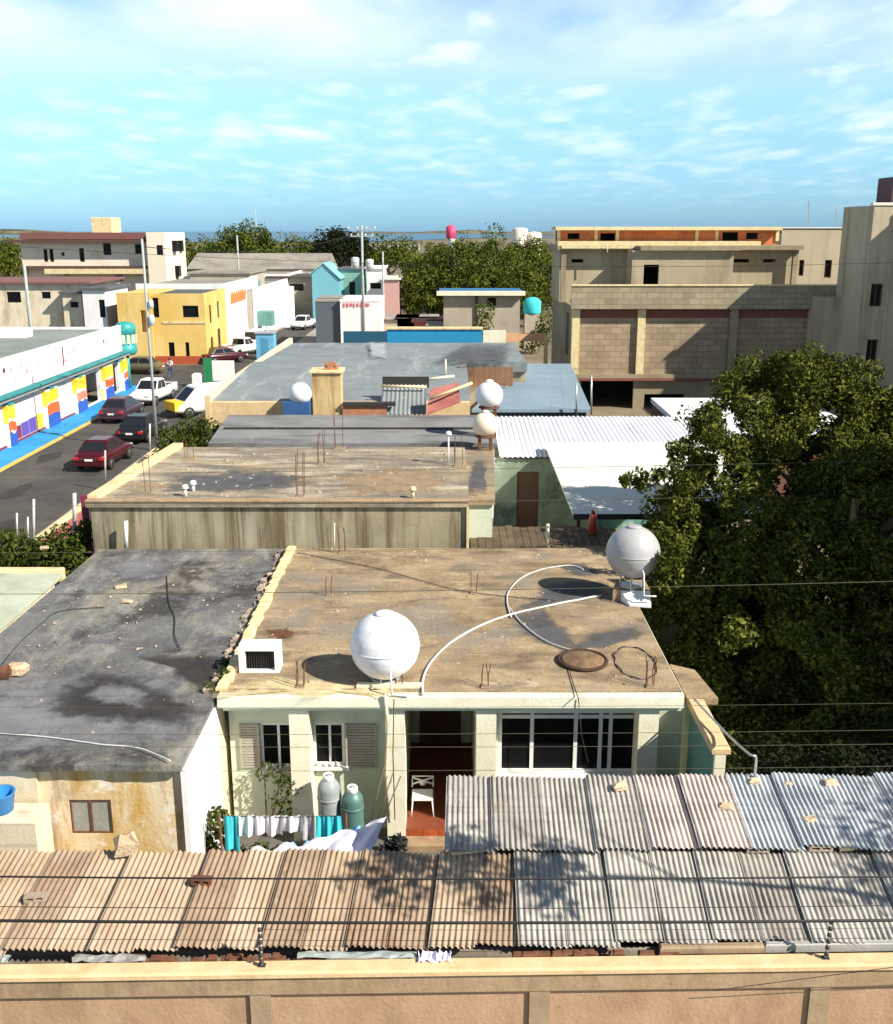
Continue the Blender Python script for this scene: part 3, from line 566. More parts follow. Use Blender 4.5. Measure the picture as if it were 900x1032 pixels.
# ------------------------------------------------------------------ spherical water tanks
def ball(name, label, c, r, mat, roofz_, group, legs=True, ridges=7):
    t = thing(name, label, 'water tank', (c[0], c[1], roofz_), group)
    prof = []
    N = 44
    for i in range(N+1):
        a = pi*i/N; rr = r*sin(a); prof.append((max(rr, .004)*(1-.008*(1 if i % 6 == 0 else 0)), -r*cos(a)*.985))
    MB().lathe(prof, c, 56).build('tank', mat, t)
    MB().lathe([(r*.28, 0), (r*.28, .02), (r*.2, .035), (r*.05, .04)], (c[0], c[1], c[2]+r*.958), 28).build('lid', mat, t)
    MB().lathe([(r*.985, -.022), (r*1.012, -.012), (r*1.012, .012), (r*.985, .022)], (c[0], c[1], c[2]), 56).build('seam', mat, t)
    MB().tube([(c[0]+r*.2, c[1]-r*.93, c[2]-r*.42), (c[0]+r*.22, c[1]-r*1.15, c[2]-r*.5), (c[0]+r*.25, c[1]-r*1.18, roofz_+.03), (c[0]+r*.7, c[1]-r*1.2, roofz_+.02)], .022, 7).build('outlet_pipe', m_hose, t)
    m = MB(); m.lathe([(r*.42, 0), (r*.42, .05), (r*.40, .05+.0)], (c[0], c[1], roofz_+.002), 28)
    for i in range(6):
        a = i*pi/3+.3; x, y = c[0]+r*.5*cos(a), c[1]+r*.5*sin(a)
        m.tube([(x, y, roofz_), (c[0]+r*.45*cos(a), c[1]+r*.45*sin(a), c[2]-r*.8)], .02, 6)
    m.build('stand', m_steel, t)
    return t
TZ = RZ+.74; tp = dp(388, 652, 19.42)
ball('water_tank', 'big white spherical water tank near the front edge of the brown roof', (tp.x, 19.42, RZ+.73), .695, m_tank, RZ, 'spherical water tanks')
MB().box(tp.x-.55, tp.x+.75, 18.95, 19.15, RZ+.002, RZ+.05).build('tank_board', m_framecream, label='pale plank lying on the roof in front of the big white tank', cat='plank')
t2 = dp(638, 556, 24.3)
ped = thing('tank_pedestal', 'pale concrete block under the dusty white tank beside the tree', 'pedestal', (t2.x, 24.3, RZ))
m = MB(); m.prism([(t2.x-.5, 24.0), (t2.x+.42, 24.0), (t2.x+.42, 24.8), (t2.x-.3, 24.8)], RZ+.004, RZ+.27); m.build('block', m_beam, ped)
m = MB(); m.prism([(t2.x-.15, 23.6), (t2.x+.35, 23.5), (t2.x+.4, 23.99), (t2.x-.3, 23.99)], [RZ+.004]*4, [RZ+.05, RZ+.05, RZ+.27, RZ+.27]); m.build('skirt', m_whitewall, ped)
ball('water_tank', 'dusty white spherical water tank at the rear right of the brown roof, beside the tree', (t2.x, 24.3, t2.z), .655, m_tankdirty, RZ+.273, 'spherical water tanks')
# ------------------------------------------------------------------ things on the brown roof
ac = thing('air_conditioner', 'white boxed air conditioner with dark grille at the left roof kerb', 'air conditioner', (-3.9, 19.9, RZ))
a = dp(242, 683, 19.75); b = dp(281, 655, 19.75)
m = MB(); m.wall('x', a.x, b.x, RZ+.004, RZ+.56, 19.7, 20.15, [(a.x+.13, b.x-.09, RZ+.06, RZ+.48)]); m.build('housing', m_white, ac)
m = MB(); m.box(a.x+.12, b.x-.08, 19.85, 19.9, RZ+.05, RZ+.49)
for i in range(10): m.box(a.x+.14+i*.05, a.x+.155+i*.05, 19.78, 19.84, RZ+.065, RZ+.475)
m.build('grille', m_iron, ac)
def rebars(px, py, z, label, h=.55, n=4, sp=.13, group='rusty starter bars on the roofs'):
    p = at(px, py, z); t = thing('rebar_cluster', label, 'starter bars', p, group); m = MB(); q = random.Random(px*3+py)
    for i in range(n):
        x = p.x+(i % 2-.5)*sp; y = p.y+(i//2-.5)*sp
        m.tube([(x, y, z-.02), (x+q.uniform(-.02, .02), y, z+h*.5), (x+q.uniform(-.06, .06), y+q.uniform(-.04, .04), z+h*q.uniform(.85, 1.1))], .011, 5)
    m.build('bars', m_rebar, t); m = MB(); m.bev(p.x-sp*.7, p.x+sp*.7, p.y-sp*.7, p.y+sp*.7, z+.003, z+.035, .012); m.build('concrete_stub', m_roofbrown, t)
    return t
rebars(303, 692, RZ, 'rusty bars on the brown roof between air conditioner and white tank')
rebars(402, 690, RZ, 'rusty bars standing right in front of the big white tank', .62, 5)
rebars(489, 692, RZ, 'rusty bars at the front roof edge above the picture window', .5)
rebars(655, 692, RZ, 'rusty bars at the front right corner of the brown roof', .6)
rebars(332, 600, RZ, 'thin bars on the brown roof behind the big white tank', .55, 2)
rebars(477, 598, RZ, 'thin bars at the middle of the brown roof rear half', .55, 2)
rebars(345, 557, RZ, 'dark bars at the rear edge of the brown roof by the concrete wall', .8, 4, .16)
pst = lambda px, py0, py1, Y, r, mat, label, cat='post', name='post': MB().tube([dp(px, py1, Y), dp(px, py0, Y)], r, 8).build(name, mat, label=label, cat=cat)
pst(337, 527, 556, 28.0, .02, m_framecream, 'thin pale post at the brown roof rear edge beside the dark bars')
pst(552, 528, 556, 28.6, .05, m_framecream, 'thick pale post on the dark wooden roof behind the brown roof')
m = MB()
def ring(px, py, rx, ry, z, t, mat, name, label, cat):
    p = at(px, py, z); pts = [(p.x+rx*cos(2*pi*i/28)*(1+.05*sin(i*2.3)), p.y+ry*sin(2*pi*i/28), z+t*.9+.02*sin(i*1.7)) for i in range(29)]
    return MB().tube(pts, t, 7).build(name, mat, label=label, cat=cat)
m_rimdark = M('rim_dark', (.035, .02, .014), (.075, .04, .025), 6)
tq = thing('roof_hatch', 'round rusty lid with a dark rim lying on the brown roof above the picture window', 'hatch lid', at(587, 667, RZ))
p = at(587, 667, RZ); m = MB(); m.lathe([(.47, 0.003), (.47, .05), (.40, .09), (.0, .10)], (p.x, p.y, RZ), 30); m.build('lid', M('lid_rust', (.11, .065, .035), (.26, .17, .095), 5, bump=.3), tq)
m = MB(); m.tube([(p.x+.5*cos(2*pi*i/30), p.y+.5*sin(2*pi*i/30)*1.05, RZ+.04) for i in range(31)], .04, 7); m.build('rim', m_rimdark, tq)
ring(640, 668, .42, .85, RZ, .014, m_hosedark, 'hose', 'loop of thin black hose near the front right roof corner', 'hose')
def hose(pts, label, r=.026, mat=None, name='hose', z=RZ+.03, cat='hose'):
    return MB().tube(wobble([tuple(at(px, py, z)) for px, py in pts], 8, .006), r, 7).build(name, mat or m_hose, label=label, cat=cat)
hose([(426, 700), (427, 682), (437, 664), (458, 645), (490, 628), (520, 618), (560, 609), (606, 600)], 'white hose curving from the roof front edge to the rear right tank')
hose([(515, 622), (511, 606), (514, 594), (528, 581), (550, 573), (575, 570), (588, 574)], 'pale hose arching round the grey patch to the back of the brown roof', .018)
hose([(513, 612), (526, 628), (545, 643), (565, 652), (590, 658)], 'grey hose crossing the cement patch toward the rusty lid', .016)
hose([(300, 557), (380, 573), (450, 592), (500, 600), (560, 605)], 'thin dark cable snaking across the back half of the brown roof', .010, m_hosedark, 'roof_cable', cat='cable')
hose([(573, 672), (578, 690), (583, 704)], 'dark cable running from the rusty lid to the roof edge', .011, m_hosedark, 'roof_cable', cat='cable')
p0 = dp(583, 704, 18.57); MB().tube([p0, dp(586, 740, 18.5), dp(593, 768, 18.9)], .011, 6).build('hanging_cable', m_hosedark, label='dark cable hanging from the roof edge before the picture window', cat='cable')
MB().tube([dp(388, 700, 18.55), dp(391, 730, 18.6), dp(389, 780, 18.65), dp(392, 822, 18.7)], .032, 8).build('drain_pipe', m_framecream, label='pale pipe running down the pillar left of the porch', cat='pipe')
MB().tube([dp(397, 705, 18.52), dp(396, 760, 18.58), dp(398, 826, 18.65)], .012, 6).build('hanging_cable', m_hosedark, label='thin dark cable down the pillar left of the porch', cat='cable')
MB().tube([dp(213, 742, 18.9), dp(214, 790, 18.9), dp(217, 836, 18.9)], .035, 8).build('drain_pipe', m_iron, label='black drain pipe in the corner between white wall and green wall', cat='pipe')
bp = at(760, 786, 3.25); MB().tube(wobble([(bp.x, bp.y, 3.26), (bp.x, bp.y, 3.66), (bp.x-.1, bp.y+.03, 3.7), dp(735, 742, 17.1), dp(716, 722, 18), dp(700, 705, 18.7)], 4, 0), .022, 7).build('bent_pipe', m_steel, label='bent grey pipe rising from the blue-grey sheets toward the wing wall', cat='pipe')
for px, py in ((454, 705), (446, 706)):
    pass
# ------------------------------------------------------------------ yard: laundry, gas cylinders, chair, plants
ya = dp(224, 822, 16.9); yb = dp(346, 822, 16.9)
cl = thing('clothes_line', 'thin clothes line strung across the yard with laundry on it', 'clothes line', (ya.x, 16.9, 0))
m = MB()
for p in (ya, yb+Vector((.1, 0, 0))): m.tube([(p.x-.05, p.y, 0), (p.x-.05, p.y, p.z+.05)], .02, 8)
m.build('post', m_rebar, cl); m = MB(); m.tube([ya+Vector((-.05, 0, 0)), ya.lerp(yb, .5)+Vector((0, 0, -.03)), yb+Vector((.05, 0, 0))], .006, 5); m.build('line', m_iron, cl)
def cloth(px0, px1, py1, mat, label, seed, dy=0):
    q = random.Random(seed); a = dp(px0, 822, 16.9); b = dp(px1, 822, 16.9); zb = Z(py1, 16.9); n = max(8, int((b.x-a.x)/.02)); v = []; rows = 9; ph = q.uniform(0, 6); fr = q.uniform(22, 34)
    for r in range(rows):
        t = r/(rows-1)
        for i in range(n+1):
            s_ = i/n; x = a.x+(b.x-a.x)*s_+.02*(s_-.5)*t
            v.append((x, 16.9+dy+(.012+.035*t)*sin(fr*x+ph+t*.6)+.012*sin(fr*2.3*x), a.z+.004-.03*sin(pi*s_)*(.4)+(zb-a.z)*t*(1+.05*sin(9*s_+ph))))
    return MB().add(v, [(r*(n+1)+i, r*(n+1)+i+1, (r+1)*(n+1)+i+1, (r+1)*(n+1)+i) for r in range(rows-1) for i in range(n)], True).build('hanging_cloth', mat, label=label, cat='laundry', group='laundry on the clothes line')
cloth(225, 240, 857, m_turq, 'turquoise towel at the left end of the clothes line', 1)
cloth(241, 252, 842, P('cloth_pale_turq', (.62, .80, .84), .95, var=.2), 'pale bluish cloth next to the left turquoise towel', 2)
cloth(252, 284, 841, m_clothw, 'white sheet hanging in the middle of the clothes line', 3)
cloth(284, 305, 838, m_clothw, 'small white cloth right of the white sheet on the line', 4)
cloth(305, 317, 847, m_clothg, 'grey patterned cloth on the clothes line', 5)
cloth(318, 344, 846, m_turq, 'wide turquoise towel at the right end of the clothes line', 6)
def drape(pts, mat, label, z1, z2, name='sheet'):
    # cloth laid over bushes / a low line: grid between two edges
    top, bot = pts; n = 48; v = []
    for r in range(7):
        t = r/6
        for i in range(n+1):
            s_ = i/n; A = Vector(top[0]).lerp(Vector(top[1]), s_); B = Vector(bot[0]).lerp(Vector(bot[1]), s_); p = A.lerp(B, t); v.append((p.x, p.y+.05*sin(s_*31+t*3)+.05*noise.noise((s_*6, t*3, 1)), p.z-.16*sin(pi*s_)*(.5+.5*t)+.035*sin(s_*27+t*3)+.10*noise.noise((s_*7, t*4, 5))))
    return MB().add(v, [(r*(n+1)+i, r*(n+1)+i+1, (r+1)*(n+1)+i+1, (r+1)*(n+1)+i) for r in range(6) for i in range(n)], True).build(name, mat, label=label, cat='laundry', group='laundry laid low in the yard')
drape(((dp(250, 858, 15.9), dp(390, 824, 16.6)), (dp(262, 868, 15.4), dp(372, 862, 15.6))), m_clothl, 'pale lavender sheet spread slanting behind the tan sheets', 1, 1)
drape(((dp(290, 853, 16.3), dp(364, 832, 16.9)), (dp(300, 858, 16.1), dp(360, 845, 16.5))), m_clothb, 'light blue cloth tucked behind the lavender sheet', 1, 1)
def cyl(px, py_top, Y, r, mat, label, capmat):
    c = dp(px, py_top, Y); t = thing('gas_cylinder', label, 'gas cylinder', (c.x, Y, .0), 'tall gas cylinders by the green wall'); h = c.z
    MB().lathe([(r*.9, .02), (r, .06), (r, h-.26), (r*.93, h-.17), (r*.65, h-.08), (r*.3, h-.03)], (c.x, Y, 0), 28).build('body', mat, t)
    MB().lathe([(r*.5, h-.1), (r*.5, h+.04), (r*.44, h+.06), (r*.44, h-.09)], (c.x, Y, 0), 20).build('collar', capmat, t)
    MB().lathe([(.03, h-.04), (.03, h+.03), (.05, h+.03), (.05, h+.05)], (c.x, Y, 0), 10).build('valve', m_steel, t)
    m = MB()
    for z in (h*.45, h*.72): m.lathe([(r+.002, z), (r+.012, z+.01), (r+.012, z+.04), (r+.002, z+.05)], (c.x, Y, 0), 28)
    m.build('band', mat, t)
cyl(331, 783, 18.4, .225, M('steel_dull', (.24, .27, .28), (.36, .39, .40), 3, rough=.5, spots=[((.2, .14, .09), 4, .56, .7, .6)]), 'tall silver gas cylinder standing before the green wall', m_white)
cyl(355, 795, 18.3, .215, P('cylinder_green', (.10, .21, .19), .5, .25), 'tall grey-green gas cylinder right of the silver one', m_white)
# leaning sticks and dark heap beside the porch
q = random.Random(8)
for i, px in enumerate((374, 381, 386)):
    MB().tube([dp(px, 826, 18.2), dp(px+14+i*2, 770+i*6, 18.6)], .014, 6).build('wooden_stick', m_bark, label=['stick leaning on the porch pillar, flattest of three', 'stick leaning on the porch pillar, middle of three', 'stick leaning on the porch pillar, steepest of three'][i], cat='stick', group='sticks by the porch')
m = MB(); c = dp(396, 836, 18.1)
foliage(m, [((c.x, c.y, .22), .26, 260), ((c.x+.12, c.y-.1, .45), .16, 140)], .16, .3); m.build('plastic_heap', m_hosedark, label='heap of black plastic and rubbish on the yard floor left of the porch', cat='rubbish heap')
ch = thing('chair', 'white metal chair with a crossed backrest in the dark porch', 'chair', at(428, 812, .29)); p = at(426, 818, .29); x, y = p.x, p.y
m = MB(); m.bev(x-.22, x+.22, y-.2, y+.22, .66, .70, .015); m.build('seat', m_frame, ch)
for sx in (-.2, .2):
    for sy in (-.18, .2): MB().tube([(x+sx, y+sy, .66), (x+sx*1.15, y+sy*1.15, .292)], .016, 6).build('leg', m_frame, ch)
m = MB(); m.tube([(x-.22, y+.22, .74), (x-.22, y+.28, .96), (x+.22, y+.28, .96), (x+.22, y+.22, .74)], .018, 6); m.tube([(x-.22, y+.24, .8), (x+.22, y+.28, .93)], .02, 6); m.tube([(x+.22, y+.24, .8), (x-.22, y+.28, .93)], .02, 6); m.lathe([(.07, -.012), (.07, .012)], (x, y+.26, .82), 14, 'y'); m.build('backrest', m_frame, ch)
def bush(name, label, clumps, leaf, mat=None, stem=True, cat='bush', group=None):
    c0 = clumps[0][0]; t = thing(name, label, cat, (c0[0], c0[1], 0), group); f = MB(); foliage(f, clumps, leaf); f.build('foliage', mat or m_leafb, t)
    if stem:
        m = MB()
        for c, r, n in clumps: m.tube([(c0[0], c0[1], 0), (c[0], c[1], c[2])], [.03, .012], 5)
        m.build('stem', m_bark, t)
    return t
c1 = dp(282, 795, 18.6)
bush('climbing_plant', 'sparse leafy plant climbing the green wall between the two windows', [((c1.x-.35, 18.9, c1.z+.25), .22, 60), ((c1.x, 18.9, c1.z+.15), .26, 90), ((c1.x+.2, 18.8, c1.z-.05), .25, 80), ((c1.x-.1, 18.8, c1.z-.35), .22, 50), ((c1.x+.1, 18.8, c1.z-.6), .25, 60)], .1, cat='plant')
c1 = dp(222, 845, 17.2)
bush('shrub', 'dark green shrub against the white side wall by the clothes line', [((c1.x, 17.3, .8), .35, 260), ((c1.x-.05, 17.4, 1.3), .28, 180), ((c1.x+.1, 17.1, .5), .35, 200)], .13, m_leafb)
bush('ground_plants', 'low weedy plants under the hanging laundry', [((dp(px, 850, 17.4).x, 17.5, .35+.1*(i % 2)), .34, 170) for i, px in enumerate((245, 262, 280, 298, 316))], .12, m_leafb, cat='plants')
for q_, px, lab in ((w1, 272, 'small pots and plants on the left window sill'), (w2, 330, 'small white things on the right window sill')):
    m = MB(); x0 = (q_[0]+q_[1])/2
    for k in range(4): m.lathe([(.03, 0), (.05, .05), (.045, .09), (.02, .1)], (x0-.2+k*.13, FY-.06, q_[2]-.003), 10)
    m.build('sill_pots', m_white, label=lab, cat='pots')
# ------------------------------------------------------------------ black-roofed house at left
bh = thing('house', 'old house with a patched black tar roof, ochre peeling front and white side wall', 'house', (-7, 20, 0))
wz = (X(71, 823, 16.3), X(113, 823, 16.3), Z(840, 16.3), Z(806, 16.3))
m = MB(); m.wall('x', -7.1, -4.6, 0, 3.03, 16.3, 16.45, [wz]); m.build('front_wall', m_peelyel, bh)
m = MB(); m.wall('x', -10.1, -7.103, 0, 3.03, 16.22, 16.4); m.build('whitewashed_wall', m_cream_rough, bh)
m = MB(); m.wall('y', 16.2, 18.75, 0, 3.03, -4.597, -4.50); m.build('side_wall', m_whitewall, bh)
m = MB(); m.wall('y', 18.76, 28.4, 0, 3.03, -4.60, -4.5); m.wall('x', -10, -4.6, 0, 3.03, 28.3, 28.45); m.wall('y', 16.41, 28.29, 0, 3.03, -10.05, -9.9); m.build('wall', m_cream_rough, bh)
m = MB(); n = 18; q = random.Random(9)
fr = [(-10.15+(5.6)*i/n, 16.12+q.uniform(-.025, .03)) for i in range(n+1)]
pts = fr+[(-4.53, 20), (-4.56, 24), (-4.52, 28.6), (-7, 28.6), (-9.95, 28.55), (-10.0, 26.4), (-10.12, 22)]
m.prism(pts, 3.04, [3.17+q.uniform(-.02, .02) if i <= n else 3.2 for i in range(len(pts))]); m.build('roof', m_tar, bh)
z = 3.235
def tarpatch(pts, mat, z=3.225): patch(pts, z, mat, 'roof_patch', bh, .05)
tarpatch([(-40, 690), (30, 676), (100, 673), (180, 674), (206, 700), (186, 742), (150, 762), (60, 764), (-60, 764)], m_tarlight)
tarpatch([(60, 690), (100, 678), (135, 683), (185, 706), (200, 712), (180, 730), (140, 728), (90, 726), (45, 718)], m_tardark, 3.230)
tarpatch([(98, 692), (130, 688), (155, 700), (140, 712), (100, 710), (85, 702)], m_tarlight, 3.234)
tarpatch([(140, 660), (185, 660), (208, 655), (236, 668), (226, 690), (205, 698), (180, 680), (176, 672)], m_tardark, 3.229)
tarpatch([(100, 566), (170, 562), (175, 582), (120, 588)], m_tarlight, 3.222)
def crack(pts, r=.012): MB().tube(wobble([tuple(at(a, b, 3.222)) for a, b in pts], 5, .004), r, 4).build('roof_crack', m_iron, bh)
crack([(0, 672), (20, 648), (40, 630), (60, 616), (105, 612)]); crack([(168, 580), (170, 606), (176, 622), (176, 640), (182, 655)]); 
MB().tube(wobble([tuple(at(a, b, 3.25)) for a, b in ((-30, 738), (40, 742), (100, 750), (140, 754), (172, 767))], 6, .004), .014, 6).build('roof_hose', m_hose, label='thin white hose lying along the front of the black roof', cat='hose')
window(bh, 'x', *wz, 16.31, -1, m_rebar, m_louv, [(wz[0]+wz[1])/2], .03)
rock('stone', 'pale stone on the black roof by its left edge', 18, 678, .35, .3, .2, m_stone, z=3.22, group='stones lying on the roof'); rock('stone', 'dark stone on the black roof left of the pale stone', 4, 682, .3, .3, .2, m_rebar, z=3.22, group='stones lying on the roof')
for i, (px, py) in enumerate(((122, 592), (128, 607), (45, 553))): rock('stone', ['small flat stone at the back of the black roof', 'pale flat scrap in the middle of the black roof', 'small stone at the far left rear of the black roof'][i], px, py, .25, .15, .06, m_stone, z=3.215, group='stones lying on the roof')
m = MB()
for i in range(34):
    p = Vector((-4.64+random.uniform(-.12, .06), 18.9+i*.28+random.uniform(-.1, .1), 3.2)); s_ = random.uniform(.02, .075); k0 = len(m.v)
    m.bev(p.x-s_, p.x+s_, p.y-s_*1.4, p.y+s_*1.4, 3.19, 3.2+random.uniform(.03, .10), .02)
    for v_ in m.v[k0:]: v_ += Vector((random.uniform(-.4, .4)*s_, random.uniform(-.6, .6)*s_, random.uniform(-.02, .02)))
m.build('rubble', m_block, label='rubble strewn in the joint between black roof and brown roof', cat='rubble', kind='stuff')
c1 = dp(224, 680, 19.4); bush('weeds', 'yellow-green weeds growing in the roof joint by the air conditioner', [((c1.x, 19.5, 3.35), .16, 90), ((c1.x-.1, 20.2, 3.3), .14, 60), ((c1.x-.2, 19.0, 3.3), .12, 50)], .08, stem=False, cat='weeds')
# things beside it at far left
bl = thing('blue_drum', 'blue plastic tub on the ledge at the far left of the ochre wall', 'tub', dp(4, 812, 15.9)); c1 = dp(4, 812, 15.9)
m = MB(); m.lathe([(.16, 0), (.2, .02), (.24, .34), (.26, .36), (.23, .36), (.18, .04)], (c1.x-.05, 15.9, c1.z-.1), 20); m.build('tub', P('blue_plastic', (.03, .22, .55), .4), bl)
m = MB(); m.box(-8.3, -6.9, 15.5, 16.15, 0, c1.z-.1); m.build('ledge', m_cream_rough, label='low plastered ledge below the blue tub', cat='ledge')
mr = thing('house', 'low house with a pale mint flat roof at the far left, beside the black roof', 'house', (-13, 24, 0))
m = MB(); m.prism([(-18, 21.2), (-10.3, 21.2), (-10.22, 26.3), (-18, 26.3)], 3.1, 3.24); m.build('roof', M('roof_mint', (.38, .42, .31), (.52, .56, .44), .8, spots=[((.3, .3, .22), .9, .52, .68, .6), ((.55, .56, .48), 2, .6, .7, .6)]), mr)
m = MB(); m.box(-17.8, -10.4, 21.4, 26.2, 0, 3.09); m.build('wall', m_cream_rough, mr)
m = MB(); m.bev(-18, -10.2, 26.302, 26.5, 3.0, 3.34, .03); m.build('parapet', m_kerb, mr)
# ------------------------------------------------------------------ second house row: stained concrete house
H2 = 4.4
h2 = thing('house', 'concrete house with rain-streaked blank wall and worn flat roof behind the brown roof', 'house', (-4.5, 33, 0))
m_streak = M('concrete_streaked', (.27, .235, .15), (.39, .345, .23), .9, spots=[((.115, .085, .045), 1.9, .47, .60, .85, (1.2, 1, .07)), ((.50, .46, .35), 1.3, .54, .68, .7, (1.5, 1, .08)), ((.12, .10, .06), .6, .58, .75, .5)], bump=.15)
m = MB(); m.box(-10.4, .58, 29.4, 37.2, 0, H2-.16); m.build('wall', m_streak, h2)
m = MB(); m.prism([(-10.5, 29.3), (.66, 29.3), (.66, 37.3), (-9.9, 37.3)], H2-.157, H2); m.build('roof', m_roofbrown2, h2)
m = MB(); m.bev(-10.5, .66, 29.27, 29.5, H2+.003, H2+.07, .02); m.build('roof_lip', m_beam, h2)
m = MB(); m.prism([(-10.5, 29.52), (-10.2, 29.52), (-9.6, 37.3), (-9.95, 37.3)], H2+.003, H2+.16); m.build('parapet', m_kerb, h2)
for pts, mt in (([(180, 480), (240, 474), (300, 478), (310, 490), (220, 498), (170, 494)], m_cempatch), ([(340, 482), (400, 470), (450, 478), (440, 496), (360, 498)], m_beam)):
    patch(pts, H2+.004, mt, 'screed_patch', h2, .12)
sp2 = thing('side_building', 'narrow grey-roofed strip with pale green side wall right of the concrete house', 'outbuilding', (1.1, 33, 0))
m = MB(); m.prism([(.67, 30.1), (1.45, 30.1), (1.75, 38), (.67, 38)], H2-.3, H2-.13); m.build('roof', m_roofbrown, sp2)
m = MB(); m.prism([(.68, 30.2), (1.38, 30.2), (1.68, 37.9), (.68, 37.9)], 0, H2-.303); m.build('wall', m_green, sp2)
patch([(472, 497), (489, 497), (491, 472), (484, 464), (474, 470)], H2-.126, m_cempatch, 'roof_patch', sp2, .05)
m = MB(); m.wall('x', .585, .66, 0, H2-.16, 29.3, 29.398); m.build('corner_post', m_kerb, h2)
rebars(303, 500, H2, 'tall rusty bars at the front edge of the concrete house roof', 1.35, 4, .2)
rebars(324, 468, H2, 'tall rusty bars in the middle rear of the concrete house roof', 1.2, 4, .2)
rebars(150, 497, H2, 'thin rusty bars at the front left of the concrete house roof', 1.3, 2, .15)
rebars(192, 462, H2, 'rusty bars at the rear left of the concrete house roof', .7, 3, .3)
rebars(342, 452, H2, 'rusty bars at the rear edge of the concrete house roof, below the ochre chimney', 1.5, 3, .3)
rebars(462, 470, H2, 'rusty bars at the rear right of the concrete house roof', 1.1, 3, .25)
for i, (px, py) in enumerate(((187, 500), (195, 495), (416, 502), (452, 468))):
    p = at(px, py, H2); t = thing('vent_pipe', ['white capped vent pipe at the front left of the concrete house roof', 'smaller white vent pipe just behind the front left one', 'tan vent pipe at the front right edge of the concrete house roof', 'slim white vent pipe standing at the rear right of the concrete house roof'][i], 'vent pipe', p, 'vent pipes on the concrete house roof')
    hh = (.22, .2, .22, 1.0)[i]; MB().tube([(p.x, p.y, H2), (p.x, p.y, H2+hh)], .05 if i < 3 else .025, 10).build('pipe', m_white if i != 2 else m_kerb, t)
    MB().lathe([(.09, 0), (.11, .04), (.08, .12), (.02, .14)], (p.x, p.y, H2+hh), 12).build('cap', m_white if i != 2 else m_kerb, t)
pst(127, 525, 552, 29.1, .06, m_white, 'white post standing before the left end of the streaked concrete wall')
# ------------------------------------------------------------------ back yard between the houses
cw = thing('courtyard_wall', 'shaded pale green wall with a brown door under the white corrugated roof', 'wall', (4, 41.3, 0))
dd = (X(521, 500, 41.2), X(543, 500, 41.2), 0, Z(476, 41.2))
m = MB(); m.wall('x', 1.9, 6.2, 0, 3.1, 41.3, 41.5, [dd]); m.build('wall', M('wall_mottled_green', (.16, .22, .15), (.30, .36, .26), .9, spots=[((.50, .54, .44), .9, .52, .66, .8), ((.06, .09, .07), .8, .5, .65, .7)]), cw)
MB().box(dd[0]+.02, dd[1]-.02, 41.36, 41.42, .02, dd[3]-.02).build('door', P('door_brown_red', (.13, .06, .035), .6), cw)
wr = thing('wooden_roof', 'dark weathered plank roof just behind the brown roof', 'roof', (2.6, 30, 0))
m = MB(); q = random.Random(2); x = .72
while x < 4.9:
    m.box(x, x+.21, 28.55, 31.3+q.uniform(-.1, .1), 2.95+q.uniform(0, .02), 3.0+q.uniform(0, .03)); x += .225
m.map(lambda p: (p.x, p.y, p.z+(p.y-28.5)*.03)); m.build('planks', M('planks_dark', (.07, .05, .032), (.15, .105, .065), 2, spots=[((.26, .2, .13), 1.4, .6, .7, .5, (1, .2, 1))]), wr)
m = MB(); m.box(.8, .9, 28.7, 31, 0, 2.94); m.box(4.7, 4.8, 28.7, 31, 0, 2.94); m.build('wall', m_shedwall, wr)
t = thing('gas_bottle', 'small red gas bottle under the front edge of the cream roof', 'gas bottle', (dp(597, 545, 30.5).x, 30.5, 3.08)); c1 = t.location
MB().lathe([(.10, 0), (.13, .03), (.13, .5), (.1, .6), (.05, .66)], c1, 16).build('body', P('red_paint', (.45, .06, .03), .4), t); MB().lathe([(.06, .64), (.06, .76), (.05, .77)], c1, 12).build('valve_guard', m_rebar, t)
cr = thing('shed', 'open shed with a smooth cream sheet roof left of the tree', 'shed', (7, 37, 0))
a = at(581, 526, 3.35); b = at(564, 456, 3.6)
m = MB(); n = 8
for i in range(n):
    x0 = a.x+i*.85; m.prism([(x0, 31.75), (x0+.845, 31.75), (x0+.845, 42.2), (x0, 42.2)], [3.30, 3.30, 3.55, 3.55], [3.36+.004*(i % 2)]*2+[3.61+.004*(i % 2)]*2)
m.build('roof', M('roof_cream_sheet', (.68, .69, .60), (.77, .78, .70), .5, rough=.6, spots=[((.64, .64, .55), .9, .55, .7, .6)], bump=.02), cr)
m = MB(); m.box(a.x, 11.2, 31.72, 31.747, 3.2, 3.38); m.build('fascia', m_iron, cr)
for x, y in ((a.x+.2, 32), (a.x+.2, 42), (11, 32), (11, 42), (7.6, 32)): MB().box(x-.06, x+.06, y-.06, y+.06, 0, 3.3).build('post', m_rebar, cr)
m = MB(); m.box(a.x+.3, 11, 41.8, 41.95, 0, 3.4); m.build('wall', m_tealdk, cr)
wc = thing('corrugated_shed', 'dazzling white corrugated roof behind the cream sheet roof', 'shed', (6.5, 45, 0))
m_zwhite = M('zinc_white', (.74, .74, .77), (.82, .82, .84), 1, rough=.5, bump=.02)
a0 = at(505, 466, 3.2).x; MB().corr(a0, 11.3, 41.15, 3.2, 48.3, 3.62, .21, .03).build('roof_sheets', m_zwhite, wc)
m = MB(); m.box(a0+.1, 11.2, 47.8, 48, 0, 3.5); m.box(a0+.1, a0+.25, 41.6, 47.8, 0, 3.15); m.build('wall', m_green, wc)
wl = thing('building', 'white flat roof slab beside the unfinished block, partly behind the tree', 'building', (14, 50, 0))
m = MB(); m.prism([(10.9, 45.4), (19, 45.4), (19, 56), (11.05, 56)], 3.05, [3.3, 3.3, 3.3, 3.3]); m.build('roof', m_zwhite, wl)
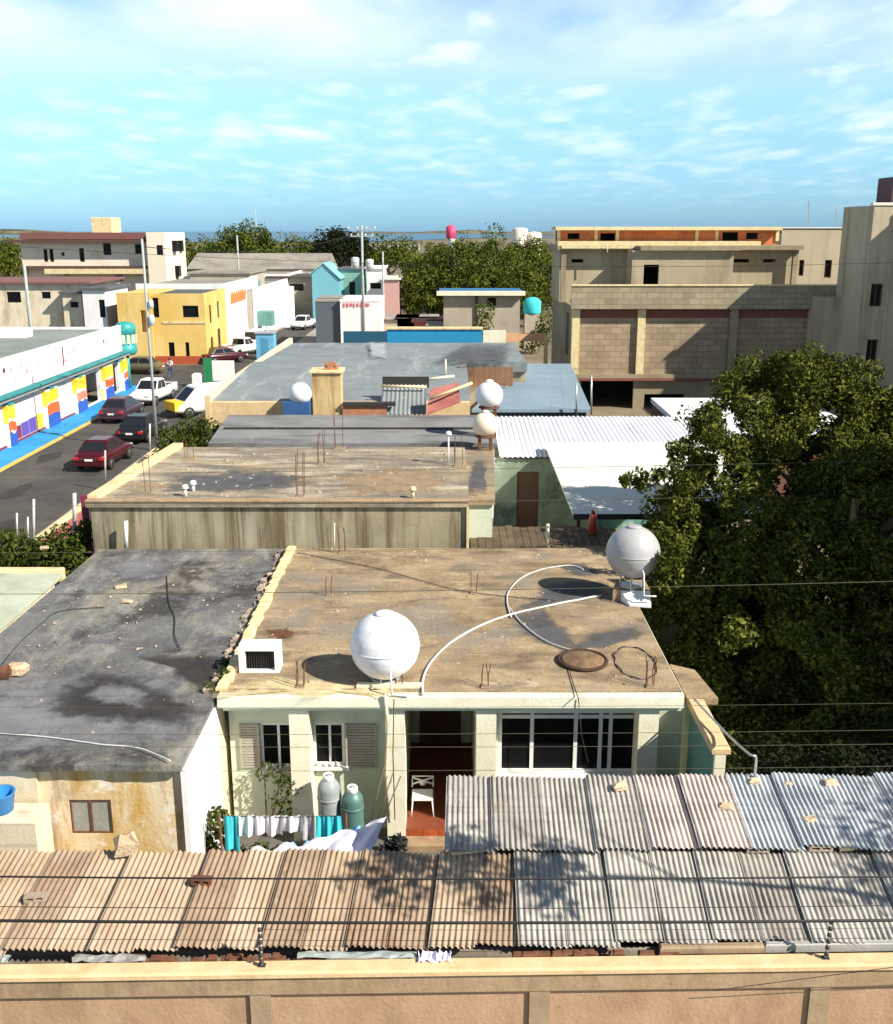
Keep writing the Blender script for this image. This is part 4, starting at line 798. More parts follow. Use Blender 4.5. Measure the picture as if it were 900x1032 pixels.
m = MB(); m.box(11.1, 18.8, 45.6, 55.8, 0, 3.04); m.build('wall', M('wall_redbrown', (.13, .06, .04), (.2, .1, .06), 1), wl)
# ------------------------------------------------------------------ grey roofs and warehouse
nr = thing('building', 'long low building with a narrow grey tarred roof behind the worn concrete roof', 'building', (-3.5, 41, 0))
m = MB(); m.prism([(-8.9, 38.2), (1.9, 38.2), (1.9, 44.4), (-9.4, 44.4)], 4.2, 4.36); m.build('roof', M('roof_grey', (.17, .17, .17), (.27, .27, .265), .5, spots=[((.09, .085, .08), .5, .5, .62, .7, (.4, 2, 1)), ((.36, .34, .3), .8, .6, .72, .5)], bump=.2), nr)
m = MB(); m.box(-8.8, 1.8, 38.4, 44.2, 0, 4.197); m.build('wall', m_whitewall, nr)
m = MB(); m.box(-8.9, 1.9, 41.0, 41.12, 4.363, 4.43); m.build('roof_joint', m_tardark, nr)
p = at(244, 447, 3.9); m = MB(); m.box(-8.6, -7.2, 37.75, 37.9, 2.5, 4.1); m.box(-7.2, -7.05, 37.75, 37.9, 2.5, 4.22); m.build('low_wall', m_whitewall, nr)
WH = 4.25
wh = thing('warehouse', 'long warehouse with pale grey metal roof and cream parapet along the street', 'warehouse', (-3, 60, 0))
m_wroof = M('roof_metal_pale', (.17, .195, .20), (.265, .295, .295), .35, rough=.6, spots=[((.40, .43, .41), .5, .55, .66, .7, (2, .4, 1)), ((.20, .20, .19), .5, .52, .7, .5), ((.24, .17, .12), 1.2, .64, .74, .5)], bump=.05)
m = MB()
for i in range(18):
    x0 = -11.1+i*.68; m.prism([(x0, 49), (x0+.677, 49), (x0+.677, 60.2), (x0, 60.2)], WH-.1, [WH+.004*(i % 3)]*2+[WH+.5+.004*(i % 3)]*2)
m.build('roof', m_wroof, wh)
m = MB()
for i in range(16):
    x0 = -10.7+i*.96; m.prism([(x0, 60.25), (x0+.957, 60.25), (x0+.957, 73.5), (x0, 73.5)], WH-.1, [WH+.45+.004*(i % 3)]*2+[WH+.2+.004*(i % 3)]*2)
m.build('roof', m_wroof, wh)
m = MB(); m.box(-11.0, 1.1, 48.8, 73.2, 0, WH-.103); m.box(1.1, 4.6, 60.5, 73.2, 0, WH-.103); m.build('wall', M('wall_beige', (.40, .34, .24), (.52, .45, .33), .8, spots=[((.22, .15, .10), .6, .5, .65, .7)]), wh)
m = MB(); m.bev(-11.3, 1.1, 48.5, 48.78, 3.0, WH+.03, .03)
for x in (-11.2, -6.35, -2.0): m.box(x-.12, x+.12, 48.42, 48.497, 3.0, WH+.25)
m.build('front_parapet', m_wallcap, wh)
m = MB(); m.bev(-11.42, -11.12, 48.79, 76, 0, WH+.32, .05); m.build('street_wall', m_cream_rough, wh)
patch([(439, 366), (462, 349), (470, 346), (513, 346), (513, 366), (480, 369)], WH+.52, m_cempatch, 'roof_patch', wh, .05)  # darker polygon over the right of the rear roof
patch([(372, 345), (389, 345), (389, 361), (373, 361)], WH+.5, m_zblue, 'roof_panel', wh, .02)
# things standing on the warehouse roof
cm = thing('roof_tower', 'ochre plastered block like a chimney on the warehouse roof edge', 'chimney', (X(330, 410, 48), 48, WH))
a = dp(316, 418, 47.4); b = dp(343, 373, 47.4)
m = MB(); m.box(a.x, b.x, 47.3, 48.4, 3.6, b.z-.12); m.build('shaft', M('ochre_stained', (.50, .35, .15), (.66, .50, .26), 1, spots=[((.28, .16, .07), 1.3, .5, .62, .8, (1.4, 1.4, .2))]), cm)
m = MB(); m.bev(a.x-.12, b.x+.12, 47.2, 48.5, b.z-.118, b.z, .03); m.build('cap', m_kerb, cm)
m = MB()
for i in range(9): x0 = b.x-.75+(i % 5)*.13; m.bev(x0, x0+.12, 47.5+.15*(i//5), 47.62+.15*(i//5), b.z+.002, b.z+.1+.13*(i % 3), .02)
m.build('loose_bricks', m_brick, label='heap of red bricks on top of the ochre block', cat='bricks')
c1 = dp(305, 396, 48); t = thing('water_tank', 'small round white tank on a blue base left of the ochre block', 'water tank', (c1.x, 48, WH))
MB().lathe([(.02, -.42), (.42, -.36), (.52, -.1), (.5, .15), (.36, .38), (.14, .48), (.02, .5)], (c1.x, 47.2, c1.z+.1), 28).build('tank', m_tank, t); m = MB(); m.bev(c1.x-.75, c1.x+.45, 46.8, 47.6, 3.9, c1.z-.22, .03); m.build('base', P('blue_base', (.03, .10, .25), .6), t)
a = dp(346, 418, 47.5); b = dp(390, 408, 47.5)
t = thing('brick_wall', 'low orange brick wall with a dark top right of the ochre block', 'wall', (a.x, 47.5, 3.6)); MB().box(a.x, b.x, 47.2, 47.5, 3.5, b.z).build('bricks', m_brick, t); MB().box(a.x, b.x+.4, 47.1, 47.6, b.z+.003, b.z+.14).build('top', m_iron, t)
t = thing('lean_to', 'grey zinc lean-to with posts between brick wall and red roof piece', 'lean-to', (X(405, 400, 47.5), 47.5, 3.6))
a = dp(385, 388, 49); b = dp(430, 388, 49)
MB().corr(a.x, b.x, 47.2, Z(418, 47.2), 49.5, Z(388, 49), .2, .03).build('roof_sheet', m_wroof, t)
m = MB(); m.box(a.x, b.x+.1, 49.4, 49.55, Z(392, 49), Z(381, 49)); m.build('back_board', m_iron, t)
MB().tube([dp(384, 389, 48.8), dp(430, 390, 48.8)], .06, 6).build('timber', m_kerb, label='long pale timber lying on the zinc lean-to', cat='timber'); MB().tube([dp(424, 383, 49.6), dp(458, 379, 49.8)], .07, 6).build('timber', m_framecream, label='pale timber resting on the dark board of the lean-to', cat='timber')
t = thing('roof_piece', 'tilted faded red roof piece beside the two stacked round tanks', 'roof', dp(448, 405, 46)); a, b, c, d = dp(430, 417, 46), dp(464, 404, 46), dp(462, 385, 47.3), dp(434, 392, 47.3)
m = MB(); m.add([a, b, c, d]+[p-Vector((0, 0, .08)) for p in (a, b, c, d)], [(0, 1, 2, 3), (4, 7, 6, 5), (0, 4, 5, 1), (1, 5, 6, 2), (2, 6, 7, 3), (3, 7, 4, 0)]); m.build('sheet', M('zinc_red', (.36, .11, .09), (.52, .20, .16), 1.2, spots=[((.6, .5, .42), 1.5, .58, .68, .7)]), t)
MB().tube([dp(433, 402, 46.1), dp(476, 386, 46.6)], .07, 6).build('timber', m_kerb, label='orange-tan timber lying across the faded red roof piece', cat='timber')
t = thing('rust_wall', 'rust-brown sheet wall standing on the roof behind the upper round tank', 'wall', (X(487, 378, 58), 58, 4)); MB().corr(X(459, 378, 58), X(517, 378, 58), 57.9, Z(389, 58), 58.05, Z(370, 58), .3, .03).build('sheets', M('sheet_rust', (.16, .085, .045), (.26, .14, .075), .8), t)
pst(449, 362, 382, 56, .05, m_framecream, 'slim pale post beside the rust-brown sheet wall', name='post')
lb = thing('building', 'pale blue metal roof right of the two stacked round tanks', 'building', (4.5, 60, 0))
m = MB()
for i in range(9):
    f0, f1 = i/9, (i+.995)/9; xa = lambda f: 1.25+f*(7.15-1.25); xb = lambda f: 4.75+f*(8.2-4.75)
    m.prism([(xa(f0), 51), (xa(f1), 51), (xb(f1), 69), (xb(f0), 69)], [3.35]*4, [3.5+.004*(i % 2)]*2+[3.55+.004*(i % 2)]*2)
m.build('roof', M('roof_pale_blue', (.20, .28, .34), (.27, .36, .42), .4, rough=.55, spots=[((.28, .34, .38), .4, .55, .7, .6)], bump=.03), lb)
m = MB(); m.prism([(1.5, 51.3), (6.95, 51.3), (8.0, 68.8), (4.9, 68.8)], 0, 3.345); m.build('wall', P('wall_dark_blue', (.05, .07, .12), .7), lb)
for i, px in enumerate((581, 596)): pst(px, 386-8*i, 418, 50.6, .045, m_steel, ['grey post at the front corner of the pale blue roof', 'grey post just right of the pale blue roof corner'][i])
for px, py, r, mt, lab, base in ((493, 398, .53, m_tank, 'upper and rear of two stacked white round tanks', 4.365), (489, 428, .475, m_tankcream, 'lower and front of two stacked round tanks, cream-tinted', 4.275)):
    Y = 39.6 if py < 410 else 37.5; c = dp(px, py, Y)
    t = thing('water_tank', lab, 'water tank', (c.x, Y, base), 'spherical water tanks'); MB().sphere(c, r, 36, 22, .98).build('tank', mt, t); MB().lathe([(r*.3, 0), (r*.3, .05), (r*.1, .09)], (c.x, c.y, c.z+r*.95), 20).build('lid', mt, t)
    m = MB(); m.lathe([(r*.75, 0), (r*.75, .06)], (c.x, c.y, c.z-r*.95), 20)
    for i in range(4): a_ = pi/4+i*pi/2; m.box(c.x+r*.6*cos(a_)-.05, c.x+r*.6*cos(a_)+.05, c.y+r*.6*sin(a_)-.05, c.y+r*.6*sin(a_)+.05, base, c.z-r*.6)
    m.build('stand', m_rebar, t)

def grit(name, label, poly, z, n, mat, seed, big=.09):
    q = random.Random(seed); m = MB(); k = 0
    x0, x1, y0, y1 = poly
    while k < n:
        x, y = q.uniform(x0, x1), q.uniform(y0, y1); s_ = big*q.random()**3+.018; a = q.uniform(0, 3); c_, d_ = cos(a)*s_, sin(a)*s_; w_ = q.uniform(.4, .9); h_ = s_*q.uniform(.3, .9)
        j = lambda: q.uniform(-.3, .3)*s_
        m.add([(x-c_+j(), y-d_+j(), z), (x+d_*w_+j(), y-c_*w_+j(), z), (x+c_+j(), y+d_+j(), z), (x-d_*w_+j(), y+c_*w_+j(), z), (x+j()*.5, y+j()*.5, z+h_)], [(0, 1, 4), (1, 2, 4), (2, 3, 4), (3, 0, 4)]); k += 1
    return m.build(name, mat, label=label, cat='grit', kind='stuff')
grit('roof_grit', 'grit and small rubble scattered over the brown roof', (-4.2, 4.5, 19, 28.3), RZ+.002, 240, m_block, 1, .06)
grit('roof_grit', 'grit and flaked tar scattered over the black roof', (-9.9, -4.7, 16.4, 28.4), 3.205, 300, m_block, 2, .055)
grit('roof_grit', 'grit and rubble scattered over the concrete house roof', (-9.6, .5, 29.6, 37), H2+.003, 240, m_block, 3, .10)
# ------------------------------------------------------------------ street at left
m_red = P('paint_orange_red', (.72, .13, .03), .6); m_yel = P('paint_yellow', (.85, .55, .03), .6); m_blu = P('paint_blue', (.03, .10, .42), .6); m_mar = P('paint_maroon', (.22, .03, .06), .6); m_pur = P('paint_purple', (.12, .08, .35), .6); m_pink = P('letter_pink', (.80, .42, .50), .6)
mb = thing('shop_building', 'long white street shop with teal ledge and yellow, orange and blue painted columns', 'shop', (-33, 60, 0))
XW = -25.0; Ye = 81.0
cols = [58.6, 65.0, 70.3, 76.3, 80.4]
holes = [(71.6, 75.0, .2, 2.35), (77.3, 79.4, .2, 2.35)]
m = MB(); m.wall('y', 36, Ye, 0, 5.05, XW-.25, XW, holes); m.wall('x', -60, XW-.252, 0, 4.9, Ye-.25, Ye); m.box(XW-3, XW-2.8, 70, 80, 0, 3); m.build('wall', M('shop_wall_white', (.70, .67, .66), (.80, .78, .77), .6, spots=[((.48, .42, .38), 1.1, .52, .70, .7, (1, 1, .35)), ((.62, .40, .42), 2, .62, .72, .5, (1, 1, .4))]), mb)
m = MB(); m.prism([(-70, 36), (XW-.26, 36), (XW-.26, Ye-.26), (-70, Ye-.26)], 4.5, 4.72); m.build('roof', M('roof_grey_green', (.18, .21, .19), (.27, .31, .28), .25, spots=[((.11, .12, .11), .3, .52, .66, .7, (.5, 2, 1)), ((.38, .34, .26), .35, .58, .7, .6)]), mb)
m = MB(); m.bev(XW+.003, XW+.62, 36, Ye+.3, 3.0, 3.12, .04); m.build('ledge', M('teal_weathered', (.02, .17, .18), (.05, .27, .27), 1, spots=[((.3, .32, .3), 1.5, .58, .72, .6)]), mb)
m = MB(); m.box(XW+.003, XW+.5, 36, Ye+.2, 2.78, 2.977); m.build('ledge_soffit', P('soffit_grey', (.28, .28, .28), .8), mb)
m = MB()
for y in cols[:3]+[Ye-2]: m.box(XW+.003, XW+.35, y-.35, y+.35, 2.5, 2.777)
m.build('bracket', m_teal, mb)
def zig(y0, y1, lo, hi, mat, name, seed, out):
    q = random.Random(seed); n = 4; m = MB(); b = [lo+(q.uniform(-.12, .12) if lo > .25 else 0) for _ in range(n+1)]; t = [hi+q.uniform(-.1, .1) for _ in range(n+1)]
    pts = [(out, y0+(y1-y0)*i/n, b[i]) for i in range(n+1)]+[(out, y0+(y1-y0)*i/n, t[i]) for i in range(n, -1, -1)]
    m.add(pts+[(out-.02, p[1], p[2]) for p in pts], [tuple(range(len(pts))), tuple(range(2*len(pts)-1, len(pts)-1, -1))]+[(i, (i+1) % len(pts), len(pts)+(i+1) % len(pts), len(pts)+i) for i in range(len(pts))])
    return m.build(name, mat, mb)
for i, y in enumerate(cols):
    hw = (.5, 1.0, .95, .95, .5)[i]; out = XW+.30
    MB().box(XW+.002, out-.022, y-hw, y+hw, .14, 2.5).build('column', m_white, mb)
    zig(y-hw, y+hw, 1.72, 2.48, m_yel, 'painted_band', i*3, out); zig(y-hw, y+hw, 1.02, 1.56, m_red if i != 2 else P('paint_coral', (.75, .22, .14)), 'painted_band', i*3+1, out+.003); zig(y-hw, y+hw, .16, .92, m_blu, 'painted_band', i*3+2, out)
    # yellow and red on the near side of the column
    MB().box(XW+.004, out-.024, y-hw-.012, y-hw-.002, 1.5, 2.5).build('painted_band', m_yel, mb)
m = MB(); y = 59.5
for i, mt in enumerate((m_mar, m_pur, m_pur, m_yel)):
    MB().box(XW+.002, XW+.02, 59.3+i*1.15, 59.3+i*1.15+1.08, .3, 1.05+.05*i).build('painted_band', mt, mb)
MB().box(XW+.003, XW+.06, 45, 71.5, .14, .26).build('plinth', m_mar, mb)
MB().box(XW+.002, XW+.05, 75.05, 77.25, .2, 1.0).build('painted_band', m_yel, mb)
# worn, unreadable pink lettering along the upper wall
m = MB(); q = random.Random(21); y = 46.0
while y < 78:
    if q.random() < .95:
        for _ in range(q.choice((2, 3))):
            z0 = q.uniform(3.6, 4.3); dy = q.uniform(-.22, .22); m.box(XW+.002, XW+.008, y+dy, y+dy+q.choice((.07, .09, .3)), z0, z0+q.uniform(.10, .42))
    y += q.uniform(.6, 1.0)
m.build('faded_lettering', m_pink, mb)
MB().box(XW+.01, XW+.05, 68.1, 68.2, 3.5, 4.75).build('rust_streak', m_rebar, mb)
tw = MB(); tw.lathe([(.6, 2.7), (.78, 2.9), (.78, 3.4), (.74, 3.42), (.74, 4.35), (.78, 4.37), (.78, 4.9), (.6, 5.15), (.2, 5.25)], (XW+.1, Ye+.6, 0), 24); tw.build('corner_turret', m_teal, mb)
m = MB()
for i in range(8):
    a = -2.0+i*.5; x, y = XW+.1+.73*cos(a), Ye+.6+.73*sin(a); m.box(x-.1, x+.1, y-.1, y+.1, 3.6, 4.28)
m.build('turret_window', m_framecream, mb); MB().tube([(XW+.2, Ye+.4, 0), (XW+.2, Ye+.4, 3.0)], .12, 10).build('turret_post', m_teal, mb)
for (x, y, sx, sy, sz, mt, nm, lab) in ((-30, 62, .9, .6, .4, m_white, 'roof_box', 'white crate on the grey-green shop roof near the left edge'), (-31, 75, 1.2, .8, .5, m_white, 'roof_box', 'white box at the rear of the shop roof')):
    MB().bev(x-sx, x+sx, y-sy, y+sy, 4.722, 4.722+sz, .05).build(nm, mt, label=lab, cat='box')
MB().tube([(-27.8, 60, 4.72), (-27.8, 60, 6.3)], .06, 7).build('roof_pole', m_zgry2, label='short grey pole standing on the shop roof', cat='pole')
m = MB(); q = random.Random(77)
for i in range(9):
    x, y = q.uniform(-22.4, -17.2), q.uniform(38, 84); n = 9; m.poly([(x+q.uniform(.5, 1)*cos(2*pi*k/n)*q.uniform(.5, .9), y+2.4*sin(2*pi*k/n)*q.uniform(.5, .9), .0075) for k in range(n)])
m.build('road_patch', M('asphalt_patch', (.03, .03, .03), (.05, .048, .045), 1.5), kind='structure')
q = random.Random(78)
for i in range(2):
    x, y = (-20.4, -19.2)[i], (57.5, 71)[i]; MB().lathe([(.36, 0), (.36, .012), (.02, .014)], (x, y, .006), 20).build('manhole_cover', m_iron, label=('iron manhole cover in the road left of the dark red saloon', 'iron manhole cover in the road by the street corner')[i], cat='manhole cover')
# ------------------------------------------------------------------ vehicles
m_tyre = P('tyre', (.02, .02, .02), .8); m_rim = P('rim', (.45, .45, .45), .35, .7); m_carglass = P('car_glass', (.015, .018, .022), .08); m_lamp = P('tail_lamp', (.5, .02, .02), .3); m_head = P('head_lamp', (.8, .8, .75), .2); m_plate = P('number_plate', (.8, .8, .75), .5); m_bump = P('bumper_dark', (.03, .03, .03), .6)
def carpaint(n, c): return P(n, c, .25, 0, .04)
def car(name, label, cat, x, y, rz, paint, kind='sedan', group='cars on the street', roofpaint=None):
    t = thing(name, label, cat, (x, y, .004), group, rz)
    st = {'sedan': [(-2.2, .38, .78, .72), (-2.12, .28, .90, .82), (-1.5, .24, .96, .87), (-.2, .22, .96, .88), (.95, .22, .95, .87), (1.65, .26, .86, .85), (2.1, .32, .72, .79), (2.2, .4, .62, .68)],
          'pickup': [(-2.5, .45, .95, .80), (-2.45, .38, 1.05, .86), (-.6, .34, 1.05, .89), (.9, .32, 1.05, .89), (1.2, .32, 1.05, .88), (2.0, .36, .98, .86), (2.4, .42, .85, .8), (2.5, .5, .7, .72)],
          'van': [(-2.35, .4, .95, .80), (-2.3, .32, 1.05, .86), (-.6, .3, 1.08, .88), (.9, .3, 1.08, .88), (1.5, .3, 1.05, .87), (2.0, .34, .95, .85), (2.3, .4, .8, .78), (2.35, .5, .65, .7)]}[kind]
    m = MB(); V = []
    for (yy, zb, zt, hw) in st:
        h = zt-zb; V += [(-.8*hw, yy, zb), (-hw*.98, yy, zb+.25*h), (-hw, yy, zb+.6*h), (-.94*hw, yy, zt-.06*h), (-.78*hw, yy, zt), (.78*hw, yy, zt), (.94*hw, yy, zt-.06*h), (hw, yy, zb+.6*h), (hw*.98, yy, zb+.25*h), (.8*hw, yy, zb)]
    k = len(st); fs = [(i*10+j, i*10+(j+1) % 10, (i+1)*10+(j+1) % 10, (i+1)*10+j) for i in range(k-1) for j in range(10)]+[tuple(range(9, -1, -1)), tuple((k-1)*10+j for j in range(10))]
    m.add(V, fs, True)
    cab = {'sedan': (-1.62, 1.10, -1.05, .30, .94, 1.43, .80, .60), 'pickup': (-.55, 1.25, -.42, .55, 1.03, 1.70, .82, .66), 'van': (-2.28, 1.75, -2.1, .75, 1.04, 1.98, .84, .72)}[kind]
    y0, y1, r0, r1, zb, zr, wb, wr_ = cab
    lo = [(-wb, y0, zb), (wb, y0, zb), (wb, y1, zb), (-wb, y1, zb)]; hi = [(-wr_, r0, zr), (wr_, r0, zr), (wr_, r1, zr), (-wr_, r1, zr)]
    ro = [(p[0]*.86, (p[1]-(r0+r1)/2)*.86+(r0+r1)/2, zr+.05) for p in hi]
    m.add(lo+hi+ro, [(0, 1, 5, 4), (1, 2, 6, 5), (2, 3, 7, 6), (3, 0, 4, 7), (4, 5, 9, 8), (5, 6, 10, 9), (6, 7, 11, 10), (7, 4, 8, 11), (8, 9, 10, 11)])
    if kind == 'pickup':
        pass
    m.build('body', paint, t, local=True)
    def quad(a, b, c, d, off, nm, mt, u0=.06, u1=.94, v0=.1, v1=.9):
        A, B, C_, D = map(Vector, (a, b, c, d)); f = lambda u, v: (A.lerp(B, u)).lerp(D.lerp(C_, u), v); n = (B-A).cross(D-A).normalized()*off
        p = [f(u0, v0), f(u1, v0), f(u1, v1), f(u0, v1)]; MB().add([x+n for x in p]+[x-n*.5 for x in p], [(0, 1, 2, 3), (7, 6, 5, 4), (0, 4, 5, 1), (1, 5, 6, 2), (2, 6, 7, 3), (3, 7, 4, 0)]).build(nm, mt, t, local=True)
    quad(lo[0], lo[1], hi[1], hi[0], .012, 'rear_window', m_carglass); quad(lo[2], lo[3], hi[3], hi[2], .012, 'windscreen', m_carglass)
    for a, b, c, d in ((lo[1], lo[2], hi[2], hi[1]), (lo[3], lo[0], hi[0], hi[3])):
        sp_ = [(.07, .48), (.52, .93)] if kind != 'van' else [(.58, .92)]
        for u0, u1 in sp_: quad(a, b, c, d, .012, 'side_window', m_carglass, u0, u1)
    if kind == 'pickup':
        MB().box(-.74, .74, -2.38, -.62, 1.052, 1.06).build('cargo_bed', m_bump, t, local=True)
        mm = MB(); mm.box(-.86, -.76, -2.44, -.58, 1.05, 1.16); mm.box(.76, .86, -2.44, -.58, 1.05, 1.16); mm.box(-.755, .755, -2.44, -2.36, 1.05, 1.16); mm.build('bed_rail', paint, t, local=True)
    wy = {'sedan': 1.35, 'pickup': 1.55, 'van': 1.4}[kind]; wr2 = .32 if kind == 'sedan' else .37
    for sx in (-1, 1):
        for sy in (-1, 1):
            wh_ = MB().lathe([(wr2*.6, -.1), (wr2*.95, -.1), (wr2, -.06), (wr2, .06), (wr2*.95, .1), (wr2*.6, .1)], (sx*.80, sy*wy, wr2), 20, 'x').build('wheel', m_tyre, t, local=True)
            MB().lathe([(.02, -.05), (wr2*.58, -.07), (wr2*.58, .07), (.02, .05)], (sx*.835, sy*wy, wr2), 14, 'x').build('rim', m_rim, wh_, local=True)
    e = st[0][0]; zl = st[1][2]-.16
    for sx in (-1, 1):
        MB().bev(sx*.66-.13, sx*.66+.13, e-.03, e+.10, zl-.08, zl+.07, .02).build('tail_light', m_lamp, t, local=True)
        MB().bev(sx*.6-.14, sx*.6+.14, -e-.12, -e+.02, zl-.14, zl-.02, .02).build('headlight', m_head, t, local=True)
    MB().box(-.2, .2, e-.035, e-.003, zl-.14, zl-.03).build('number_plate', m_plate, t, local=True)
    MB().bev(-.8, .8, e-.06, e+.05, .36, .50, .03).build('bumper', paint if kind == 'sedan' else m_bump, t, local=True); MB().bev(-.75, .75, -e-.05, -e+.06, .36, .50, .03).build('bumper', paint if kind == 'sedan' else m_bump, t, local=True)
    return t
p = at(92, 477, 0); car('parked_car', 'dark red saloon car nearest on the street, seen from behind', 'car', p.x, p.y+2.3, R(-3), carpaint('car_paint_dark_red', (.06, .006, .011)))
p = at(133, 449, 0); car('parked_car', 'black saloon car directly ahead of the dark red one', 'car', p.x, p.y+2.3, R(-4), carpaint('car_paint_black', (.012, .012, .014)))
p = at(113, 428, 0); car('parked_car', 'very dark plum car close to the blue pavement', 'car', p.x, p.y+2.3, R(-2), carpaint('car_paint_plum', (.05, .025, .04)))
p = at(141, 411, 0); car('pickup_truck', 'white pickup truck with dark windscreen facing the viewer beside the street corner', 'pickup', p.x+.3, p.y+2.6, R(172), carpaint('car_paint_white', (.75, .75, .76)), 'pickup')
p = at(183, 424, 0); vn = car('delivery_van', 'white van with yellow front and a blue triangle on its side by the bush', 'van', p.x+.9, p.y+2.5, R(128), carpaint('car_paint_white2', (.76, .76, .76)), 'van')
MB().bev(-.80, .80, 1.62, 2.39, .5, 1.10, .05).build('yellow_nose', m_yel, vn, local=True)
m = MB(); m.add([(-.885, -1.0, 1.02), (-.885, -.1, 1.02), (-.80, -.55, 1.75), (-.86, -1.0, 1.02), (-.86, -.1, 1.02), (-.77, -.55, 1.75)], [(0, 1, 2), (5, 4, 3), (0, 3, 4, 1), (1, 4, 5, 2), (2, 5, 3, 0)]); m.map(lambda v: (-v.x, v.y, v.z))
m.build('blue_triangle', m_blu, vn, local=True)
m = MB(); m.add([(-.90, -1.0, .92), (-.90, -.1, .92), (-.80, -.55, 1.78), (-.86, -1.0, .92), (-.86, -.1, .92), (-.76, -.55, 1.78)], [(0, 1, 2), (5, 4, 3), (0, 3, 4, 1), (1, 4, 5, 2), (2, 5, 3, 0)]); m.build('blue_triangle', m_blu, vn, local=True)
p = at(221, 368, 0); car('parked_car', 'dark red car parked beside the yellow corner building', 'car', p.x, p.y+2, R(-50), carpaint('car_paint_maroon', (.06, .008, .013)))
p = at(240, 360, 0); car('pickup_truck', 'white pickup parked just beyond the maroon car by the yellow building', 'pickup', p.x, p.y+2, R(-25), carpaint('car_paint_white3', (.76, .76, .74)), 'pickup')
p = at(257, 353, 0); car('parked_car', 'white van parked beyond the white pickup by the shop fronts', 'van', p.x, p.y+2, R(-8), carpaint('car_paint_white4', (.76, .76, .78)), 'van')
p = at(304, 333, 0); car('pickup_truck', 'white pickup far up the street before the white shop wall', 'pickup', p.x, p.y+2, R(165), carpaint('car_paint_white5', (.76, .76, .78)), 'pickup')
p = at(142, 381, 0); car('parked_car', 'olive-grey car half hidden under the corner turret in the side street', 'car', p.x-1, p.y+3, R(85), carpaint('car_paint_olive', (.12, .11, .06)))
# pedestrian crossing at the yellow building
def person(name, label, loc, h, shirt, trouser, walk=.16):
    t = thing(name, label, 'person', loc); k = h/1.75
    J = {'pel': (0, 0, .95), 'ch': (0, .01, 1.3), 'nk': (0, .01, 1.48), 'hd': (0, .03, 1.6), 'tp': (0, .03, 1.72), 'sl': (-.19, 0, 1.42), 'el': (-.25, walk*.5, 1.14), 'hl': (-.24, walk*1.2, .9), 'sr': (.19, 0, 1.42), 'er': (.25, -walk*.6, 1.14), 'hr': (.25, -walk*.8, .9),
         'l0': (-.1, 0, .88), 'l1': (-.11, -walk*.5, .48), 'l2': (-.11, -walk*1.6, .08), 'l3': (-.11, -walk*1.6+.15, .03), 'r0': (.1, 0, .88), 'r1': (.11, walk*.9, .5), 'r2': (.11, walk*1.2, .07), 'r3': (.11, walk*1.2+.16, .03)}
    RD = dict(pel=.15, ch=.16, nk=.055, hd=.10, tp=.07, sl=.075, el=.05, hl=.04, sr=.075, er=.05, hr=.04, l0=.1, l1=.065, l2=.045, l3=.04, r0=.1, r1=.065, r2=.045, r3=.04)
    E = [('pel', 'ch'), ('ch', 'nk'), ('nk', 'hd'), ('hd', 'tp'), ('ch', 'sl'), ('sl', 'el'), ('el', 'hl'), ('ch', 'sr'), ('sr', 'er'), ('er', 'hr'), ('pel', 'l0'), ('l0', 'l1'), ('l1', 'l2'), ('l2', 'l3'), ('pel', 'r0'), ('r0', 'r1'), ('r1', 'r2'), ('r2', 'r3')]
    def skin(nm, keys, edges, mat, grow):
        me = bpy.data.meshes.new(nm); ix = {q: i for i, q in enumerate(keys)}
        me.from_pydata([tuple(c*k for c in J[q]) for q in keys], [(ix[a], ix[b]) for a, b in edges], []); o = bpy.data.objects.new(nm, me); COL.objects.link(o); o.parent = t
        md = o.modifiers.new('skin', 'SKIN'); 
        for i, q in enumerate(keys): me.skin_vertices[0].data[i].radius = (RD[q]*k*grow,)*2
        me.skin_vertices[0].data[0].use_root = True
        sb = o.modifiers.new('sub', 'SUBSURF'); sb.levels = 1; sb.render_levels = 2; me.materials.append(mat); return o
    skin('body', list(J), E, P('skin_'+name, (.30, .16, .10), .6), 1)
    skin('shirt', ['pel', 'ch', 'sl', 'el', 'sr', 'er'], [('pel', 'ch'), ('ch', 'sl'), ('sl', 'el'), ('ch', 'sr'), ('sr', 'er')], shirt, 1.13)
    skin('trousers', ['pel', 'l0', 'l1', 'l2', 'r0', 'r1', 'r2'], [('pel', 'l0'), ('l0', 'l1'), ('l1', 'l2'), ('pel', 'r0'), ('r0', 'r1'), ('r1', 'r2')], trouser, 1.15)
    MB().sphere((0, .015*k, 1.665*k), .105*k, 12, 8).build('hair', m_hosedark, t, local=True)
    return t
p = at(172, 381, 0); person('person', 'person in a white shirt and blue trousers crossing before the yellow building', (p.x, p.y, .004), 1.72, m_clothw, P('denim', (.05, .09, .2), .9))
# posts and low pink wall along the right pavement
pw = thing('street_wall', 'low faded red wall with a pale top along the pavement behind the hedge', 'wall', (-14, 45, 0))
m = MB(); m.box(-14.12, -13.95, 33.6, 60, 0, 1.72); m.build('wall', M('wall_faded_red', (.34, .10, .10), (.48, .18, .17), .8, spots=[((.6, .45, .4), .8, .55, .7, .6)]), pw)
m = MB(); m.bev(-14.17, -13.9, 33.55, 60, 1.723, 1.85, .03); m.build('coping', m_kerb, pw)
rw = thing('ramp_wall', 'white-washed sloping wall end between the red wall and the hedge', 'wall', (-12, 33, 0))
m = MB(); m.prism([(-14.3, 32.4), (-11.4, 32.4), (-11.4, 32.65), (-14.3, 32.65)], [0]*4, [1.75, 2.35, 2.35, 1.75]); m.prism([(-12.9, 32.66), (-11.2, 32.66), (-11.0, 35.5), (-12.3, 36.5)], [0]*4, [2.0, 2.45, 2.5, 2.2]); m.build('wall', m_whitewall, rw)
